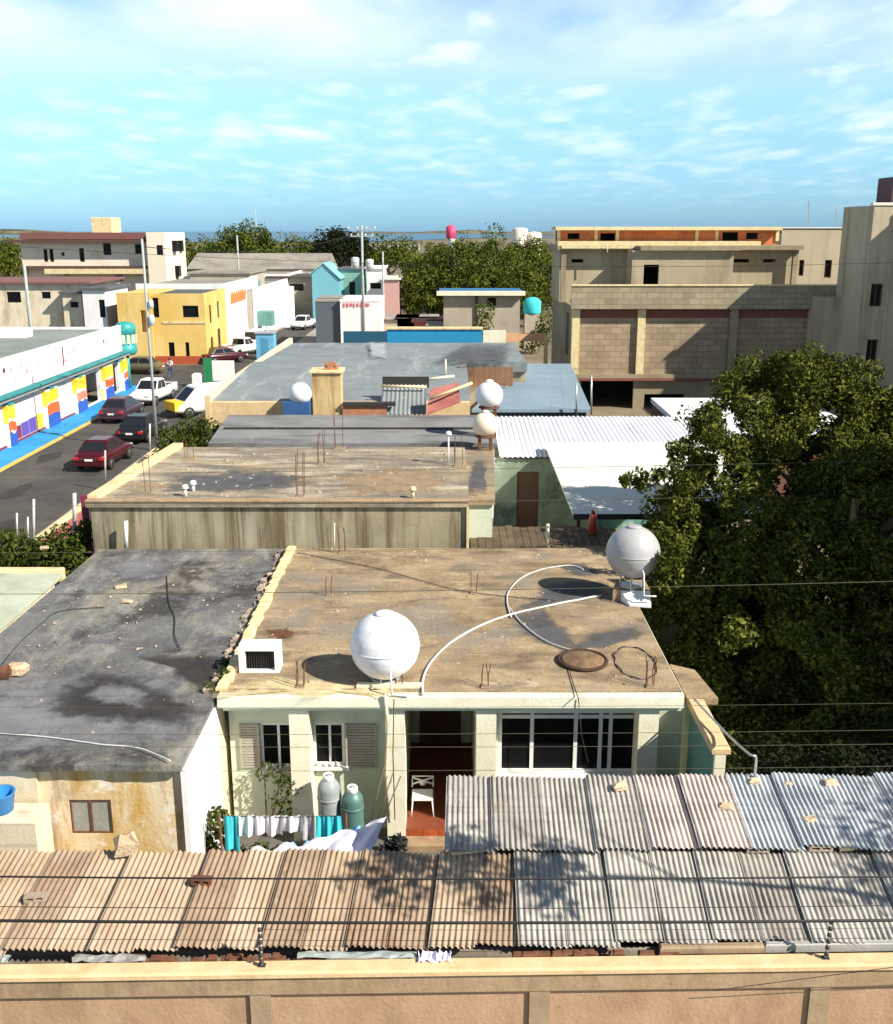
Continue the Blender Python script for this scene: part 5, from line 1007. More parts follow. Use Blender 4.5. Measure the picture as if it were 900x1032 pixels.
MB().box(-11.0, -10.55, 31.0, 31.1, 0, 3.9).build('board', m_teal, label='teal board leaning in the gap left of the streaked concrete wall', cat='board'); MB().box(-11.35, -11.15, 31.3, 31.4, 0, 4.1).build('board', m_mar, label='dark red narrow board beside the teal one', cat='board')
m_postw = M('post_weathered_white', (.42, .41, .37), (.60, .58, .54), 3, spots=[((.22, .16, .11), 3, .52, .68, .7, (1, 1, .3))])
for i, (px, y0, y1, r, lab) in enumerate(((17, 517, 547, .035, 'leftmost thin post standing on the far hedge wall'), (28, 521, 550, .035, 'shortest of the thin posts at the far left hedge'), (34, 503, 552, .045, 'tallest white post beside the far left hedge'), (75, 497, 535, .065, 'thick white post at the end of the red street wall'))):
    pst(px, y0, y1, 33.2, r, m_postw, lab)
pst(106, 454, 484, 48.5, .045, m_postw, 'thin white post beside the dark red saloon car'); pst(151, 427, 458, 56, .05, m_postw, 'thin white post in front of the tall street pole')
# tall street pole with meter boxes
def upole(label, px, Y, ztop, r, arms=(), boxes=(), x=None, mat=None, z0=0):
    x = X(px, 400, Y) if x is None else x; t = thing('utility_pole', label, 'utility pole', (x, Y, z0), 'utility poles')
    MB().tube([(x, Y, z0), (x, Y, ztop)], [r, r*.7], 10).build('pole', mat or m_polec, t)
    for z, wd in arms: MB().box(x-wd, x+wd, Y-.07, Y+.07, z-.07, z+.07).build('crossarm', m_polec, t)
    for dx, z, sx, sz in boxes: MB().lathe([(sx*.3, 0), (sx, .05), (sx, sz-.1), (sx*.5, sz)], (x+dx, Y, z), 14).build('transformer', P('transformer_grey', (.5, .55, .55), .5), t)
    for z, wd in arms:
        for k in (-1, -.35, .35, 1): MB().lathe([(.05, .07), (.09, .12), (.05, .25)], (x+k*wd*.92, Y, z), 8).build('insulator', m_white, t)
    return t
m_polec = M('pole_concrete', (.30, .33, .32), (.42, .45, .43), 2)
upole('tall thin grey street pole with small white boxes near the corner turret', 155, 57.8, 11.6, .09, [], [(.2, 7.0, .17, .6), (.22, 7.9, .15, .5)], x=-16.35)
upole('utility pole with crossarm and two grey transformers in the middle distance', 368, 112, 12.6, .17, [(12.2, 1.5), (11.5, 1.2)], [(-.75, 8.2, .42, 1.2), (.75, 8.0, .42, 1.2)])
upole('plain pole left of the pair of grey house roofs in the middle distance', 247, 140, 11.5, .15)
upole('slim utility pole right of the one with transformers', 388, 120, 9.8, .13)
upole('grey pole standing before the big white three-storey building', 38, 92, 9.3, .17)
upole('distant thin mast above the round tree on the horizon', 266, 230, 16.5, .14)
# traffic clutter on the right pavement
kb = thing('roadside_sign', 'white and green roadside board on the right pavement beyond the van', 'sign', at(215, 388, 0)); c1 = at(215, 390, 0)
a = dp(206, 386, c1.y); b = dp(236, 369, c1.y)
m = MB(); m.box(a.x+.7, b.x, c1.y-.05, c1.y+.05, .5, 2.1); m.build('white_board', m_white, kb); m = MB(); m.box(a.x, a.x+.69, c1.y-.06, c1.y+.05, .2, 2.3); m.build('green_board', P('paint_green', (.02, .22, .08), .5), kb)
m = MB(); m.box(a.x+.9, a.x+1, c1.y-.04, c1.y+.04, 0, .5); m.box(b.x-.2, b.x-.1, c1.y-.04, c1.y+.04, 0, .5); m.build('leg', m_iron, kb)
MB().bev(a.x-.9, a.x-.2, c1.y-.3, c1.y+.3, .134, 1.1, .12).build('white_bin', m_white, label='small white bin next to the green board on the pavement', cat='bin')
bk = thing('kiosk', 'narrow light blue kiosk on the pavement by the warehouse street wall', 'kiosk', at(269, 362, 0)); c1 = at(269, 362, 0)
m = MB(); m.bev(c1.x-.85, c1.x+.85, c1.y-.8, c1.y+.8, .13, 2.5, .06); m.build('cabin', P('kiosk_blue', (.14, .42, .62), .5), bk); m = MB(); m.bev(c1.x-.95, c1.x+.95, c1.y-.9, c1.y+.9, 2.503, 2.65, .05); m.build('roof', m_steel, bk); MB().box(c1.x-.35, c1.x+.35, c1.y-.83, c1.y-.803, .2, 2.1).build('door', P('kiosk_door', (.08, .28, .45), .5), bk)
# ------------------------------------------------------------------ yellow corner building and white shops along the street
yb_ = thing('corner_building', 'two-storey ochre yellow corner building with dark windows and red base', 'building', (-30, 100, 0)); YF = 97.6; YX = -22.3
m_yb = M('wall_ochre', (.64, .42, .11), (.76, .53, .17), .3, spots=[((.80, .62, .3), .35, .52, .68, .7, (1, 1, .5)), ((.42, .22, .04), .5, .58, .72, .6, (1, 1, .4))]); ztop = Z(296, YF)
hz = lambda x0, x1, y0, y1: (X(x0, (y0+y1)/2, YF), X(x1, (y0+y1)/2, YF), Z(y1, YF), Z(y0, YF))
fw_ = [hz(184, 200, 308, 320), hz(154, 160, 300, 320), hz(170, 176, 345, 360), hz(187, 191, 345, 362)]
sw_ = [(99.5, 100.5, 3.6, 5.3), (103, 104, 3.8, 5.4), (99.4, 100.6, .4, 2.3), (102.6, 104, 0, 2.8)]
m = MB(); m.wall('x', X(133, 340, YF), YX, 0, ztop, YF, YF+.25, fw_); m.wall('y', YF+.252, 107, 0, ztop, YX-.25, YX, sw_); m.build('wall', m_yb, yb_)
MB().box(X(133, 340, YF)+.1, YX-.4, YF+.4, 107, ztop-.35, ztop-.1).build('roof', m_cempatch, yb_)
for q_ in fw_: window(yb_, 'x', *q_, YF+.1, -1, m_iron, m_glass, [], .06)
for q_ in sw_: window(yb_, 'y', *q_, YX-.1, 1, m_iron, m_glass, [], .06)
MB().box(X(133, 340, YF), YX+.02, YF-.03, YF-.003, 0, .75).build('red_base', P('base_red', (.40, .08, .03), .7), yb_)
MB().box(X(165, 340, YF), YX+.05, YF-.06, YF-.003, Z(325, YF)-.1, Z(325, YF)+.1).build('string_course', m_kerb, yb_)
m = MB(); a = X(117, 330, 96.5); m.wall('x', X(118, 310, 97), X(152, 310, 97), 0, Z(295, 97), 97, 97.2, [(X(141, 310, 97), X(149, 310, 97), 3, 5)]); m.box(X(118, 310, 97), X(152, 310, 97), 97.21, 106, Z(295, 97)-.3, Z(295, 97)-.1); m.build('wall', m_yb, thing('building', 'plain ochre annex left of the yellow corner building', 'building', (-31, 100, 0)))
def block(name, label, px0, px1, ytop, ybase, Y, dep_, mat, cat='house', wins=(), roofmat=None, over=.25, zb=0, doors=(), group=None, pitched=0, winmat=None):
    t = thing(name, label, cat, (X((px0+px1)/2, ytop, Y), Y, 0), group); x0, x1 = X(px0, (ytop+ybase)/2, Y), X(px1, (ytop+ybase)/2, Y); zt = Z(ytop, Y)
    hs = [(X(a, (c+d)/2, Y), X(b, (c+d)/2, Y), max(0, Z(d, Y)), Z(c, Y)) for a, b, c, d in wins]
    m = MB(); m.wall('x', x0, x1, 0, zt, Y, Y+.2, hs); m.wall('y', Y+.202, Y+dep_, 0, zt, x0, x0+.2); m.wall('y', Y+.202, Y+dep_, 0, zt, x1-.2, x1); m.wall('x', x0+.2, x1-.2, 0, zt, Y+dep_-.2, Y+dep_); m.build('wall', mat, t)
    m = MB(); rm = roofmat or m_cempatch
    if pitched:
        xm = (x0+x1)/2; m.add([(x0-over, Y-over, zt), (x1+over, Y-over, zt), (x1+over, Y+dep_+over, zt), (x0-over, Y+dep_+over, zt), (x0-over, Y+dep_/2, zt+pitched), (x1+over, Y+dep_/2, zt+pitched)], [(0, 1, 5, 4), (2, 3, 4, 5), (1, 2, 5), (3, 0, 4), (0, 3, 2, 1)])
    else: m.bev(x0-over, x1+over, Y-over, Y+dep_+over, zt+.003, zt+.22, .03)
    m.build('roof', rm, t)
    for h in hs: window(t, 'x', *h, Y+.08, -1, m_iron, winmat or m_glass, [], .05)
    return t
m_bw = M('wall_bright_white', (.76, .73, .72), (.85, .83, .82), .3, spots=[((.55, .5, .46), .4, .58, .72, .5, (1, 1, .4))]); m_gr = M('wall_grey_beige', (.34, .29, .22), (.46, .41, .32), .3, spots=[((.2, .16, .12), .4, .55, .7, .6)])
m_grroof = M('roof_far_grey', (.24, .22, .19), (.36, .33, .28), .2, spots=[((.14, .12, .1), .3, .5, .65, .6)])
# white shop frontages receding along the left of the street
def front(label, Y0, Y1, zt, mat, wins, sign=None, xw=YX):
    t = thing('shop_building', label, 'shop', (xw-4, (Y0+Y1)/2, 0)); m = MB(); m.wall('y', Y0, Y1, 0, zt, xw-.25, xw, wins); m.wall('x', xw-9, xw-.252, 0, zt, Y0, Y0+.2); m.wall('x', xw-9, xw-.252, 0, zt, Y1-.2, Y1); m.build('wall', mat, t)
    MB().box(xw-9, xw-.26, Y0+.21, Y1-.21, zt-.5, zt-.3).build('roof', m_grroof, t)
    for h in wins: window(t, 'y', *h, xw-.1, 1, m_iron, m_shut, [], .06)
    if sign:
        m = MB(); q = random.Random(int(Y0)); y = sign[0]; k = 0
        while y < sign[1]:        # faded orange script, unreadable
            m.tube([(xw+.03, y, sign[2]+.1), (xw+.03, y+.25, sign[3]), (xw+.03, y+.5, sign[2]+.2), (xw+.03, y+.75, sign[3]-.2)], .09, 5); y += q.uniform(.7, 1.1)
        m.build('painted_lettering', P('letter_orange', (.70, .20, .06), .6), t)
    return t
front('white shop with orange lettering and a grey shutter door beyond the yellow building', 107.2, 126, 6.9, m_bw, [(118.5, 122.5, 0.2, 5.6)], (109.5, 117, 4.6, 5.9))
front('bright white shop front further up the street with stepped roof', 126.3, 150, 5.6, m_bw, [(130, 131.5, .2, 2.6)])
front('white shop with a pale blue door at the far end of the street', 150.3, 176, 6.2, m_bw, [(163, 166, .2, 4.6)])
t = thing('white_pillar_building', 'two white stepped blocks rising behind the white shops', 'building', (-27, 132, 0)); m = MB()
a = dp(262, 305, 135); 
for p0, p1, yt, Y in ((262, 277, 289, 132), (280, 292, 290, 136)): m.box(X(p0, 300, Y), X(p1, 300, Y), Y, Y+4, 0, Z(yt, Y))
m.build('wall', m_bw, t); MB().box(X(256, 300, 130), X(262, 300, 130), 130, 131, 4, Z(283, 130)).build('grey_side', m_tealdk, t)
MB().bev(at(238, 345, 0).x-1.2, at(238, 345, 0).x+1.2, at(238, 345, 0).y, at(238, 345, 0).y+1.5, 2.2, 4.0, .1).build('awning', P('awning_red', (.60, .05, .06), .7), label='red awning on the white shop above the parked pickup', cat='awning')
MB().bev(at(254, 346, 0).x-1.0, at(254, 346, 0).x+1.0, at(255, 346, 0).y+8, at(255, 346, 0).y+10, 1.2, 2.9, .1).build('awning', m_tealdk, label='dark teal awning beside the red one on the shop row', cat='awning')
# big white three-storey building with brown eaves
bb = thing('apartment_building', 'big white three-storey building with brown eaves and a rooftop box', 'apartment building', (-40, 135, 0)); Y = 130.0
def W4(px0, px1, y0, y1): return (X(px0, (y0+y1)/2, Y), X(px1, (y0+y1)/2, Y), Z(y1, Y), Z(y0, Y))
m_bbw = M('wall_cream_white', (.72, .62, .47), (.82, .73, .60), .2, spots=[((.5, .38, .27), .3, .56, .7, .6)])
up = [W4(44, 48, 251, 264), W4(50, 54, 251, 264), W4(80, 85, 250, 264), W4(104, 112, 245, 257), W4(136, 143, 246, 256), W4(62, 65, 254, 258)]
m = MB(); x0, x1 = X(22, 260, Y), X(158, 260, Y); zt = Z(243, Y); m.wall('x', x0, x1, Z(268, Y), zt, Y, Y+.3, up); m.wall('x', x0, x1, 0, Z(268, Y)-.3, Y+.8, Y+1.1, [W4(114, 122, 275, 284), W4(62, 68, 273, 278), W4(137, 142, 273, 278)]); m.wall('y', Y+.31, Y+14, 0, zt, x0, x0+.3); m.wall('x', x0+.3, x1, 0, zt, Y+13.7, Y+14); m.build('wall', m_bbw, bb)
for h in up: window(bb, 'x', *h, Y+.1, -1, m_rebar, m_glass, [], .08)
m_eave = P('eave_brown', (.10, .05, .04), .8)
m = MB(); m.prism([(x0-1.2, Y-1.3), (x1+1.2, Y-1.3), (x1+.2, Y+14), (x0-.2, Y+14)], [zt-.1]*4, [zt+.15, zt+.15, zt+.2, zt+.2]); m.build('eave', m_eave, bb)
m = MB(); m.prism([(x0+.2, Y-.4), (x1-.1, Y-.4), (x1-.1, Y+13), (x0+.2, Y+13)], zt+.21, zt+1.0); m.build('roof', P('roof_maroon', (.20, .08, .07), .8), bb)
m = MB(); m.box(x0, x1-.3, Y-1.1, Y+.8, Z(268, Y)-.3, Z(268, Y)-.02); m.build('balcony', m_eave, bb); m = MB(); m.box(x0+3, x1-.3, Y-1.12, Y-1.0, Z(268, Y)-.9, Z(268, Y)-.302); m.build('balcony_beam', m_kerb, bb)
m = MB(); a = X(150, 270, Y-1.4); b = X(186, 270, Y-1.4); b = X(171, 270, Y); m.prism([(a, Y-1.6), (b, Y-1.6), (b+.6, Y+6), (a, Y+6)], 0, [Z(234, Y)]*4); m.build('end_block', m_bbw, bb)
for y0_, zz_ in ((131, 9.6), (133.5, 9.6), (131.5, 6.6)): MB().box(b+.2, b+.75, y0_, y0_+1.1, zz_, zz_+1.3).build('window', m_glass, bb)
MB().box(a+1.2, a+1.9, Y-1.63, Y-1.58, 9.3, 10.4).build('window', m_glass, bb)
m = MB(); m.bev(X(84, 226, Y), X(104, 226, Y), Y+3, Y+7, zt+1.003, Z(219, Y+3), .05); m.build('rooftop_box', m_kerb, bb)
# houses at the left edge and between
block('house', 'cream single-storey house at the left edge with two dark windows', -30, 90, 286, 326, 100, 10, m_cream_rough, wins=[(7, 21, 294, 305), (42, 51, 294, 301)], roofmat=P('roof_maroon2', (.2, .09, .08), .8), over=.4)
block('house', 'white cube house with teal doorway left of the grey annex', 84, 107, 292, 324, 98, 7, m_bw, wins=[(100, 106, 302, 320)])
block('house', 'low cream house with small window beside the white cube house', 64, 83, 296, 326, 99, 7, m_cream_rough, wins=[(71, 79, 304, 310)])
block('house', 'flat grey-beige house behind the yellow corner building', 192, 252, 276, 300, 125, 10, m_gr, roofmat=m_grroof)
block('warehouse', 'long low house with brown-grey roof beneath the tree line', 190, 328, 271, 290, 165, 16, m_gr, wins=[(240, 246, 277, 282), (275, 280, 275, 280), (300, 318, 282, 288)], roofmat=m_grroof, pitched=2.2, cat='warehouse')
block('house', 'grey house with dark eaves just left of the light blue gable', 272, 322, 280, 300, 150, 10, m_gr, wins=[(292, 306, 286, 293)], roofmat=m_leafdk and P('roof_dark', (.07, .06, .05), .8), over=.5)
lg = thing('gable_house', 'light blue gabled house in the middle distance', 'house', (X(327, 285, 140), 140, 0)); Y = 140; a, b, c, d = dp(315, 303, Y), dp(341, 303, Y), dp(341, 281, Y), dp(326, 266, Y)
m = MB(); f = [(a.x, Y, 0), (b.x, Y, 0), (c.x, Y, c.z), (d.x, Y, d.z), (a.x, Y, Z(276, Y))]; m.add(f+[(p[0], p[1]+9, p[2]) for p in f], [(0, 1, 2, 3, 4), (9, 8, 7, 6, 5)]+[(i, (i+1) % 5, 5+(i+1) % 5, 5+i) for i in range(5)]); m.build('wall', P('wall_light_blue', (.16, .42, .50), .7, .1), lg)
m = MB(); r0 = Vector((d.x, Y-.2, d.z+.05)); 
for e in (Vector((c.x+.3, Y-.2, c.z-.1)), Vector((a.x-.3, Y-.2, Z(276, Y)-.1))): m.add([r0, e, e+Vector((0, 9.4, 0)), r0+Vector((0, 9.4, 0)), r0+Vector((0, 0, .12)), e+Vector((0, 0, .12)), e+Vector((0, 9.4, .12)), r0+Vector((0, 9.4, .12))], [(0, 1, 2, 3), (4, 7, 6, 5), (0, 4, 5, 1), (1, 5, 6, 2), (2, 6, 7, 3)])
m.build('roof', P('roof_blue_pale', (.22, .46, .52), .6), lg)
block('house', 'mint green long house right of the light blue gable', 342, 366, 272, 300, 146, 9, P('wall_mint', (.22, .40, .34), .8, .15), wins=[(352, 358, 284, 298)])
block('house', 'white and pink small house with dark window behind the pole with transformers', 370, 386, 271, 300, 142, 8, m_bw, wins=[(373, 384, 285, 291)], roofmat=m_white)
block('house', 'low pinkish house with umbrella-like pale roof right of the white house', 386, 402, 282, 304, 138, 8, P('wall_pink', (.56, .34, .30), .8, .15), roofmat=P('roof_pale_green', (.6, .66, .52), .7))
ws = block('shop_building', 'white walled shop with faded red lettering at the end of the warehouse', 343, 383, 304, 331, 112, 8, m_bw, cat='shop', roofmat=m_white, over=.05)
m = MB(); q = random.Random(3); x = X(346, 307, 112)
while x < X(372, 307, 112): m.box(x, x+q.uniform(.14, .26), 111.93, 111.99, Z(308.5, 112)-q.uniform(0, .15), Z(305.5, 112)); x += .36
m.build('faded_lettering', P('letter_red', (.62, .12, .16), .6), ws)
block('shop_building', 'dark slate building attached to the left of the white lettered shop', 318, 342.5, 304, 332, 112.5, 8, P('wall_slate', (.10, .125, .15), .8, .2), cat='shop', roofmat=m_grroof, over=.05)
# blue wall at the rear of the warehouse
bw2 = thing('boundary_wall', 'bright blue painted wall with cream top behind the warehouse roof', 'wall', (X(437, 337, 77), 77, 0)); a, b = X(390, 337, 77), X(486, 337, 77)
MB().box(a, b, 77, 77.25, 0, Z(332, 77)).build('wall', P('wall_bright_blue', (.02, .27, .50), .6, .12), bw2); MB().box(X(346, 337, 77), a-.003, 77.02, 77.23, 0, Z(334, 77)).build('dark_blue_wall', P('wall_navy_teal', (.02, .10, .16), .6, .15), bw2)  # left stretch of the wall is dark blue
MB().bev(a-.1, b+.05, 76.9, 77.3, Z(332, 77)+.003, Z(329.5, 77), .03).build('coping', m_kerb, bw2)
ow = thing('boundary_wall', 'cream and orange wall stub right of the bright blue wall', 'wall', (X(515, 337, 78), 78, 0)); MB().box(X(487, 337, 78), X(510, 337, 78), 78, 78.2, 0, Z(333, 78)).build('cream_wall', m_cream, ow); MB().box(X(510, 337, 78)+.003, X(551, 337, 78), 78, 78.2, Z(344, 78), Z(336, 78)).build('orange_beam', M('beam_orange', (.62, .30, .14), (.74, .45, .25), .5), ow); MB().box(X(548, 350, 78), X(552, 350, 78), 77.8, 77.998, 0, Z(336, 78)).build('post', m_kerb, ow)
fb = block('house', 'cream house with blue-edged flat roof before the big trees', 447, 524, 297, 328, 110, 8, m_gr, wins=[(491, 500, 300, 308)], roofmat=P('roof_blue_edge', (.04, .16, .34), .6), over=.5); MB().bev(X(446, 295, 110)-.6, X(526, 295, 110)+.3, 109.2, 109.45, Z(297.5, 110), Z(293, 110), .03).build('fascia', m_cream, fb)
MB().box(X(479, 312, 110), X(481, 312, 110), 109.8, 109.99, 0, Z(298, 110)).build('pilaster', m_iron, fb)
t = thing('water_tank', 'turquoise water tank beside the blue-edged house', 'water tank', dp(536, 316, 112)); c1 = dp(536, 316, 112); MB().lathe([(.9, 0), (.95, .1), (.95, 1.3), (.6, 1.6), (.2, 1.7)], c1, 20).build('tank', m_turq, t); m = MB(); m.box(c1.x-.8, c1.x+.8, c1.y-.8, c1.y+.8, 0, c1.z-.003); m.build('base', m_gr, t)
for i, (px, py, cx_, hx, col, lab) in enumerate(((420, 322, 0, 2.2, m_whitewall, 'pale low house beyond the blue wall'), (432, 325, 0, 1.6, P('tin_red', (.45, .14, .11), .7), 'small reddish tin hut beyond the blue wall'), (400, 322, 0, 2.2, m_gr, 'grey hut beside the pale low house'), (455, 328, 0, 2.4, m_cream_rough, 'low cream wall block beyond the blue wall'))):
    c1 = at(px, py, 2.4); t = thing('hut', lab, 'hut', (c1.x, c1.y, 0)); MB().box(c1.x-hx, c1.x+hx, c1.y, c1.y+5, 0, 2.4).build('wall', col, t); MB().bev(c1.x-hx-.3, c1.x+hx+.3, c1.y-.3, c1.y+5.3, 2.403, 2.6, .04).build('roof', m_grroof if i != 1 else col, t)
# ------------------------------------------------------------------ unfinished concrete block building at right
UB = thing('unfinished_building', 'big unfinished grey building with block infill, dark openings and an orange brick top floor', 'building', (18, 80, 0))
UY = 72.0
m_conc = M('raw_concrete', (.25, .20, .13), (.36, .30, .20), .4, spots=[((.15, .11, .07), .45, .5, .66, .7, (1.5, 1.5, .3)), ((.38, .32, .22), .5, .58, .7, .5)])
m_blk = M('block_infill', (.31, .235, .15), (.43, .335, .225), .5, spots=[((.24, .18, .12), .6, .55, .7, .5, (.6, .6, 2))], brick=(.8, .4, (.20, .15, .095), .02))
m_blk2 = M('block_grey', (.31, .26, .165), (.40, .34, .23), .5, brick=(.8, .4, (.20, .155, .10), .018))
m_redband = P('brick_band', (.24, .085, .06), .85, .2); m_orange = M('orange_brick', (.50, .13, .05), (.66, .22, .09), 1, spots=[((.26, .12, .07), 1.2, .5, .66, .7), ((.6, .45, .32), 1.6, .6, .7, .6)], brick=(.6, .3, (.45, .2, .1), .03))
ux = lambda px, py=340: X(px, py, UY); uz = lambda py: Z(py, UY)
x0, x1 = ux(577, 380), ux(842, 350)
zf1, zp0, zp1 = uz(378), uz(311), uz(288)
gw = [(ux(586, 398), ux(639, 398), 0, uz(383)), (ux(650, 405), ux(690, 405), 0, uz(398))]
m = MB(); m.wall('x', x0, x1, 0, zf1-.45, UY+.35, UY+.6, gw); m.wall('y', UY+.3, 87, 0, zp0, x0, x0+.3, [(75, 77, 3.4, 6.4)]); m.box(x0+.3, x1, 87, 87.3, 0, zp0); m.wall('y', UY+.3, 89, 0, zp0, x1-.3, x1); m.build('wall', m_conc, UB)
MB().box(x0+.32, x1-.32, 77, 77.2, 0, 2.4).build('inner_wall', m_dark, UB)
m = MB(); m.box(x0-.02, x1+.02, UY+.0, UY+.7, zf1-.4, zf1+.05); m.box(x0+.3, x1, UY+.71, 86.9, zf1-.3, zf1); m.build('floor_slab', m_conc, UB)
MB().box(x0, x1, UY-.03, UY-.003, zf1-.4, zf1-.22).build('beam_edge', m_redband, UB)
for px, w_ in ((580, 9), (646, 7), (739, 7), (829, 7)): MB().box(ux(px)-.25, ux(px)+.28, UY+.05, UY+.5, zf1+.053, zp0-.003).build('column', m_kerb if px < 700 else m_conc, UB)
for a, b in ((584, 642), (650, 735), (743, 825)): MB().box(ux(a)+.06, ux(b), UY+.32, UY+.5, zf1+.053, zp0-.65).build('block_wall', m_blk, UB); MB().box(ux(a)+.06, ux(b), UY+.34, UY+.5, zp0-.647, zp0-.06).build('brick_course', m_redband, UB)
MB().wall('x', ux(577, 300)-.1, x1+.1, zp0, zp1, UY-.35, UY-.1).build('balcony_parapet', m_blk2, UB)
MB().box(x0-.1, x1+.1, UY-.098, 88, zp0-.05, zp0+.12).build('floor_slab', m_conc, UB)
MB().box(ux(577, 300)-.14, x1+.14, UY-.42, UY-.05, zp1+.003, zp1+.1).build('parapet_cap', m_kerb, UB)
U2 = 76.0; vx = lambda px, py=265: X(px, py, U2); vz = lambda py: Z(py, U2)
z2 = vz(252)
h2_ = [(vx(578, 262), vx(590, 262), vz(265), vz(261.5)), (vx(734), vx(741), vz(265), vz(261.5)), (vx(744), vx(760), vz(265), vz(261.5)), (vx(774), vx(787), vz(265), vz(261.5))]
door_ = (vx(645), vx(660), zp0, vz(266))
m = MB(); m.wall('x', vx(566), vx(633), zp0+.13, z2, U2+1.2, U2+1.5, [h2_[0]]); m.wall('x', vx(633)+.003, vx(733), zp0+.13, z2, U2-1.6, U2-1.35, [door_]); m.wall('y', U2-1.34, U2+1.19, zp0+.13, z2, vx(633)+.003, vx(633)+.25); m.wall('y', U2-1.34, U2+1.19, zp0+.13, z2, vx(733)-.25, vx(733)); m.wall('x', vx(733)+.003, vx(806), zp0+.13, z2, U2+1.2, U2+1.5, h2_[1:]); m.wall('y', U2+1.51, U2+7, zp0+.13, z2, vx(566), vx(566)+.25); m.build('wall', M('plaster_grey', (.36, .30, .195), (.46, .39, .27), .3, spots=[((.26, .2, .13), .5, .5, .64, .6, (1.5, 1.5, .3))]), UB)
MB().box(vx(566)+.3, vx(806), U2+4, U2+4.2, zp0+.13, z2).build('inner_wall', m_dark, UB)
m = MB(); m.box(vx(562), vx(640), U2+.3, U2+7, z2+.003, z2+.3); m.box(vx(640)+.003, vx(738), U2-2.0, 88, z2+.003, z2+.28); m.box(vx(738)+.003, vx(810), U2+.2, 88, z2+.003, z2+.3); m.build('roof_slab', m_kerb and m_conc, UB)
MB().box(vx(566), vx(640), U2+.24, U2+.297, z2+.1, z2+.3).build('slab_edge', m_kerb, UB)
for px in (569, 636, 735, 804): MB().box(vx(px)-.18, vx(px)+.18, U2+.5, U2+.85, zp0+.13, z2).build('column', m_conc, UB)
U3 = 79.0; tx = lambda px: X(px, 240, U3); tz = lambda py: Z(py, U3); z3 = z2+.31
oh = [(tx(572), tx(584), tz(241), tz(235)), (tx(605), tx(620), tz(245), tz(235)), (tx(728), tx(744), tz(243), tz(234)), (tx(752), tx(764), tz(241), tz(234.5))]
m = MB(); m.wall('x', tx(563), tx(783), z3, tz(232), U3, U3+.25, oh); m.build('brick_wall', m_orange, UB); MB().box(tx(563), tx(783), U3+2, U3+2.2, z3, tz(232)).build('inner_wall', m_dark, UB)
m = MB(); m.box(tx(559), tx(785), U3-.7, U3+2.5, tz(232)+.003, tz(228.5)); m.build('roof_slab', m_kerb, UB)
m = MB(); m.box(tx(560), tx(760), U3-1.8, U3-.4, z3-.02, z3+.28); m.build('ledge', m_kerb, UB)
for px in (563, 600.5, 622, 702, 722, 783): MB().box(tx(px)-.12, tx(px)+.12, U3-.1, U3+.12, z3+.282, tz(232)).build('column', m_kerb, UB)
MB().tube([dp(612, 245, 76), dp(612, 255, 76)], .05, 6).build('roof_post', m_framecream, UB)
# ------------------------------------------------------------------ cream apartment building at the far right edge
AB = thing('apartment_building', 'tall stained cream building at the right edge with dark narrow windows', 'apartment building', (30, 66, 0)); AY = 66.0
m_ab = M('wall_stained_cream', (.44, .37, .255), (.55, .475, .34), .3, spots=[((.24, .19, .13), .5, .5, .66, .7, (1.6, 1.6, .14)), ((.42, .36, .26), .5, .58, .7, .5)])
ax = lambda px, py: X(px, py, AY); az = lambda py: Z(py, AY); L0 = ax(881, 210); zt = az(207)
wn = [(ax(877, 300), ax(889, 300), az(309), az(286)), (ax(873, 355), ax(884, 355), az(364), az(342)), (ax(877, 300)+7, ax(889, 300)+7, az(309), az(286)), (ax(873, 355)+7, ax(884, 355)+7, az(364), az(342)), (ax(873, 355), ax(884, 355), .9, 2.3)]
m = MB(); m.wall('x', L0, 46, 0, zt, AY, AY+.3, wn); m.wall('y', AY+.302, 71, 0, zt, L0, L0+.3); m.wall('x', L0+.3, 46, 0, zt, 70.7, 71); m.build('wall', m_ab, AB)
MB().box(L0+.3, 46, AY+.31, 70.6, zt-.6, zt-.4).build('roof', m_cempatch, AB)
for h in wn: window(AB, 'x', *h, AY+.15, -1, m_rebar, m_glass, [(h[0]+h[1])/2], .07)
for px in (893,): MB().box(ax(px, 300)-.1, ax(px, 300)+.1, AY-.12, AY-.003, 0, zt-.5).build('pilaster', m_ab, AB)
MB().box(L0-1.3, L0-.003, 70, 76, 0, Z(300, 70)).build('lower_wing', m_ab, AB)
MB().bev(ax(896, 195)+1.0, ax(896, 195)+3.2, AY+2, AY+4.4, zt-.4, Z(178, AY+2), .05).build('rooftop_room', P('room_purple_brown', (.12, .07, .08), .8, .15), AB)
MB().bev(L0-.1, 46.1, AY-.06, AY+.36, zt+.003, zt+.16, .03).build('cornice', m_cream, AB)
CB = thing('building', 'set-back stained grey wing joining the unfinished building to the cream building', 'building', (27, 90, 0)); CY_ = 84.5
cxx = lambda px: X(px, 260, CY_); cz = lambda py: Z(py, CY_)
cw_ = [(cxx(832), cxx(839), cz(280), cz(262)), (cxx(849), cxx(858), cz(284), cz(266)), (cxx(806), cxx(811), cz(278), cz(262))]
m = MB(); m.wall('x', cxx(786), cxx(866), 0, cz(230), CY_, CY_+.3, cw_); m.box(cxx(786), cxx(866), CY_+.31, 96, cz(230)-.4, cz(230)-.2); m.wall('y', CY_+.31, 96, 0, cz(230), cxx(786), cxx(786)+.3); m.build('wall', m_ab, CB)
for h in cw_: window(CB, 'x', *h, CY_+.12, -1, m_rebar, m_glass, [], .08)
MB().box(cxx(786)-.1, cxx(866), CY_-.1, CY_+.35, cz(230)+.003, cz(229)).build('cornice', m_white, CB)
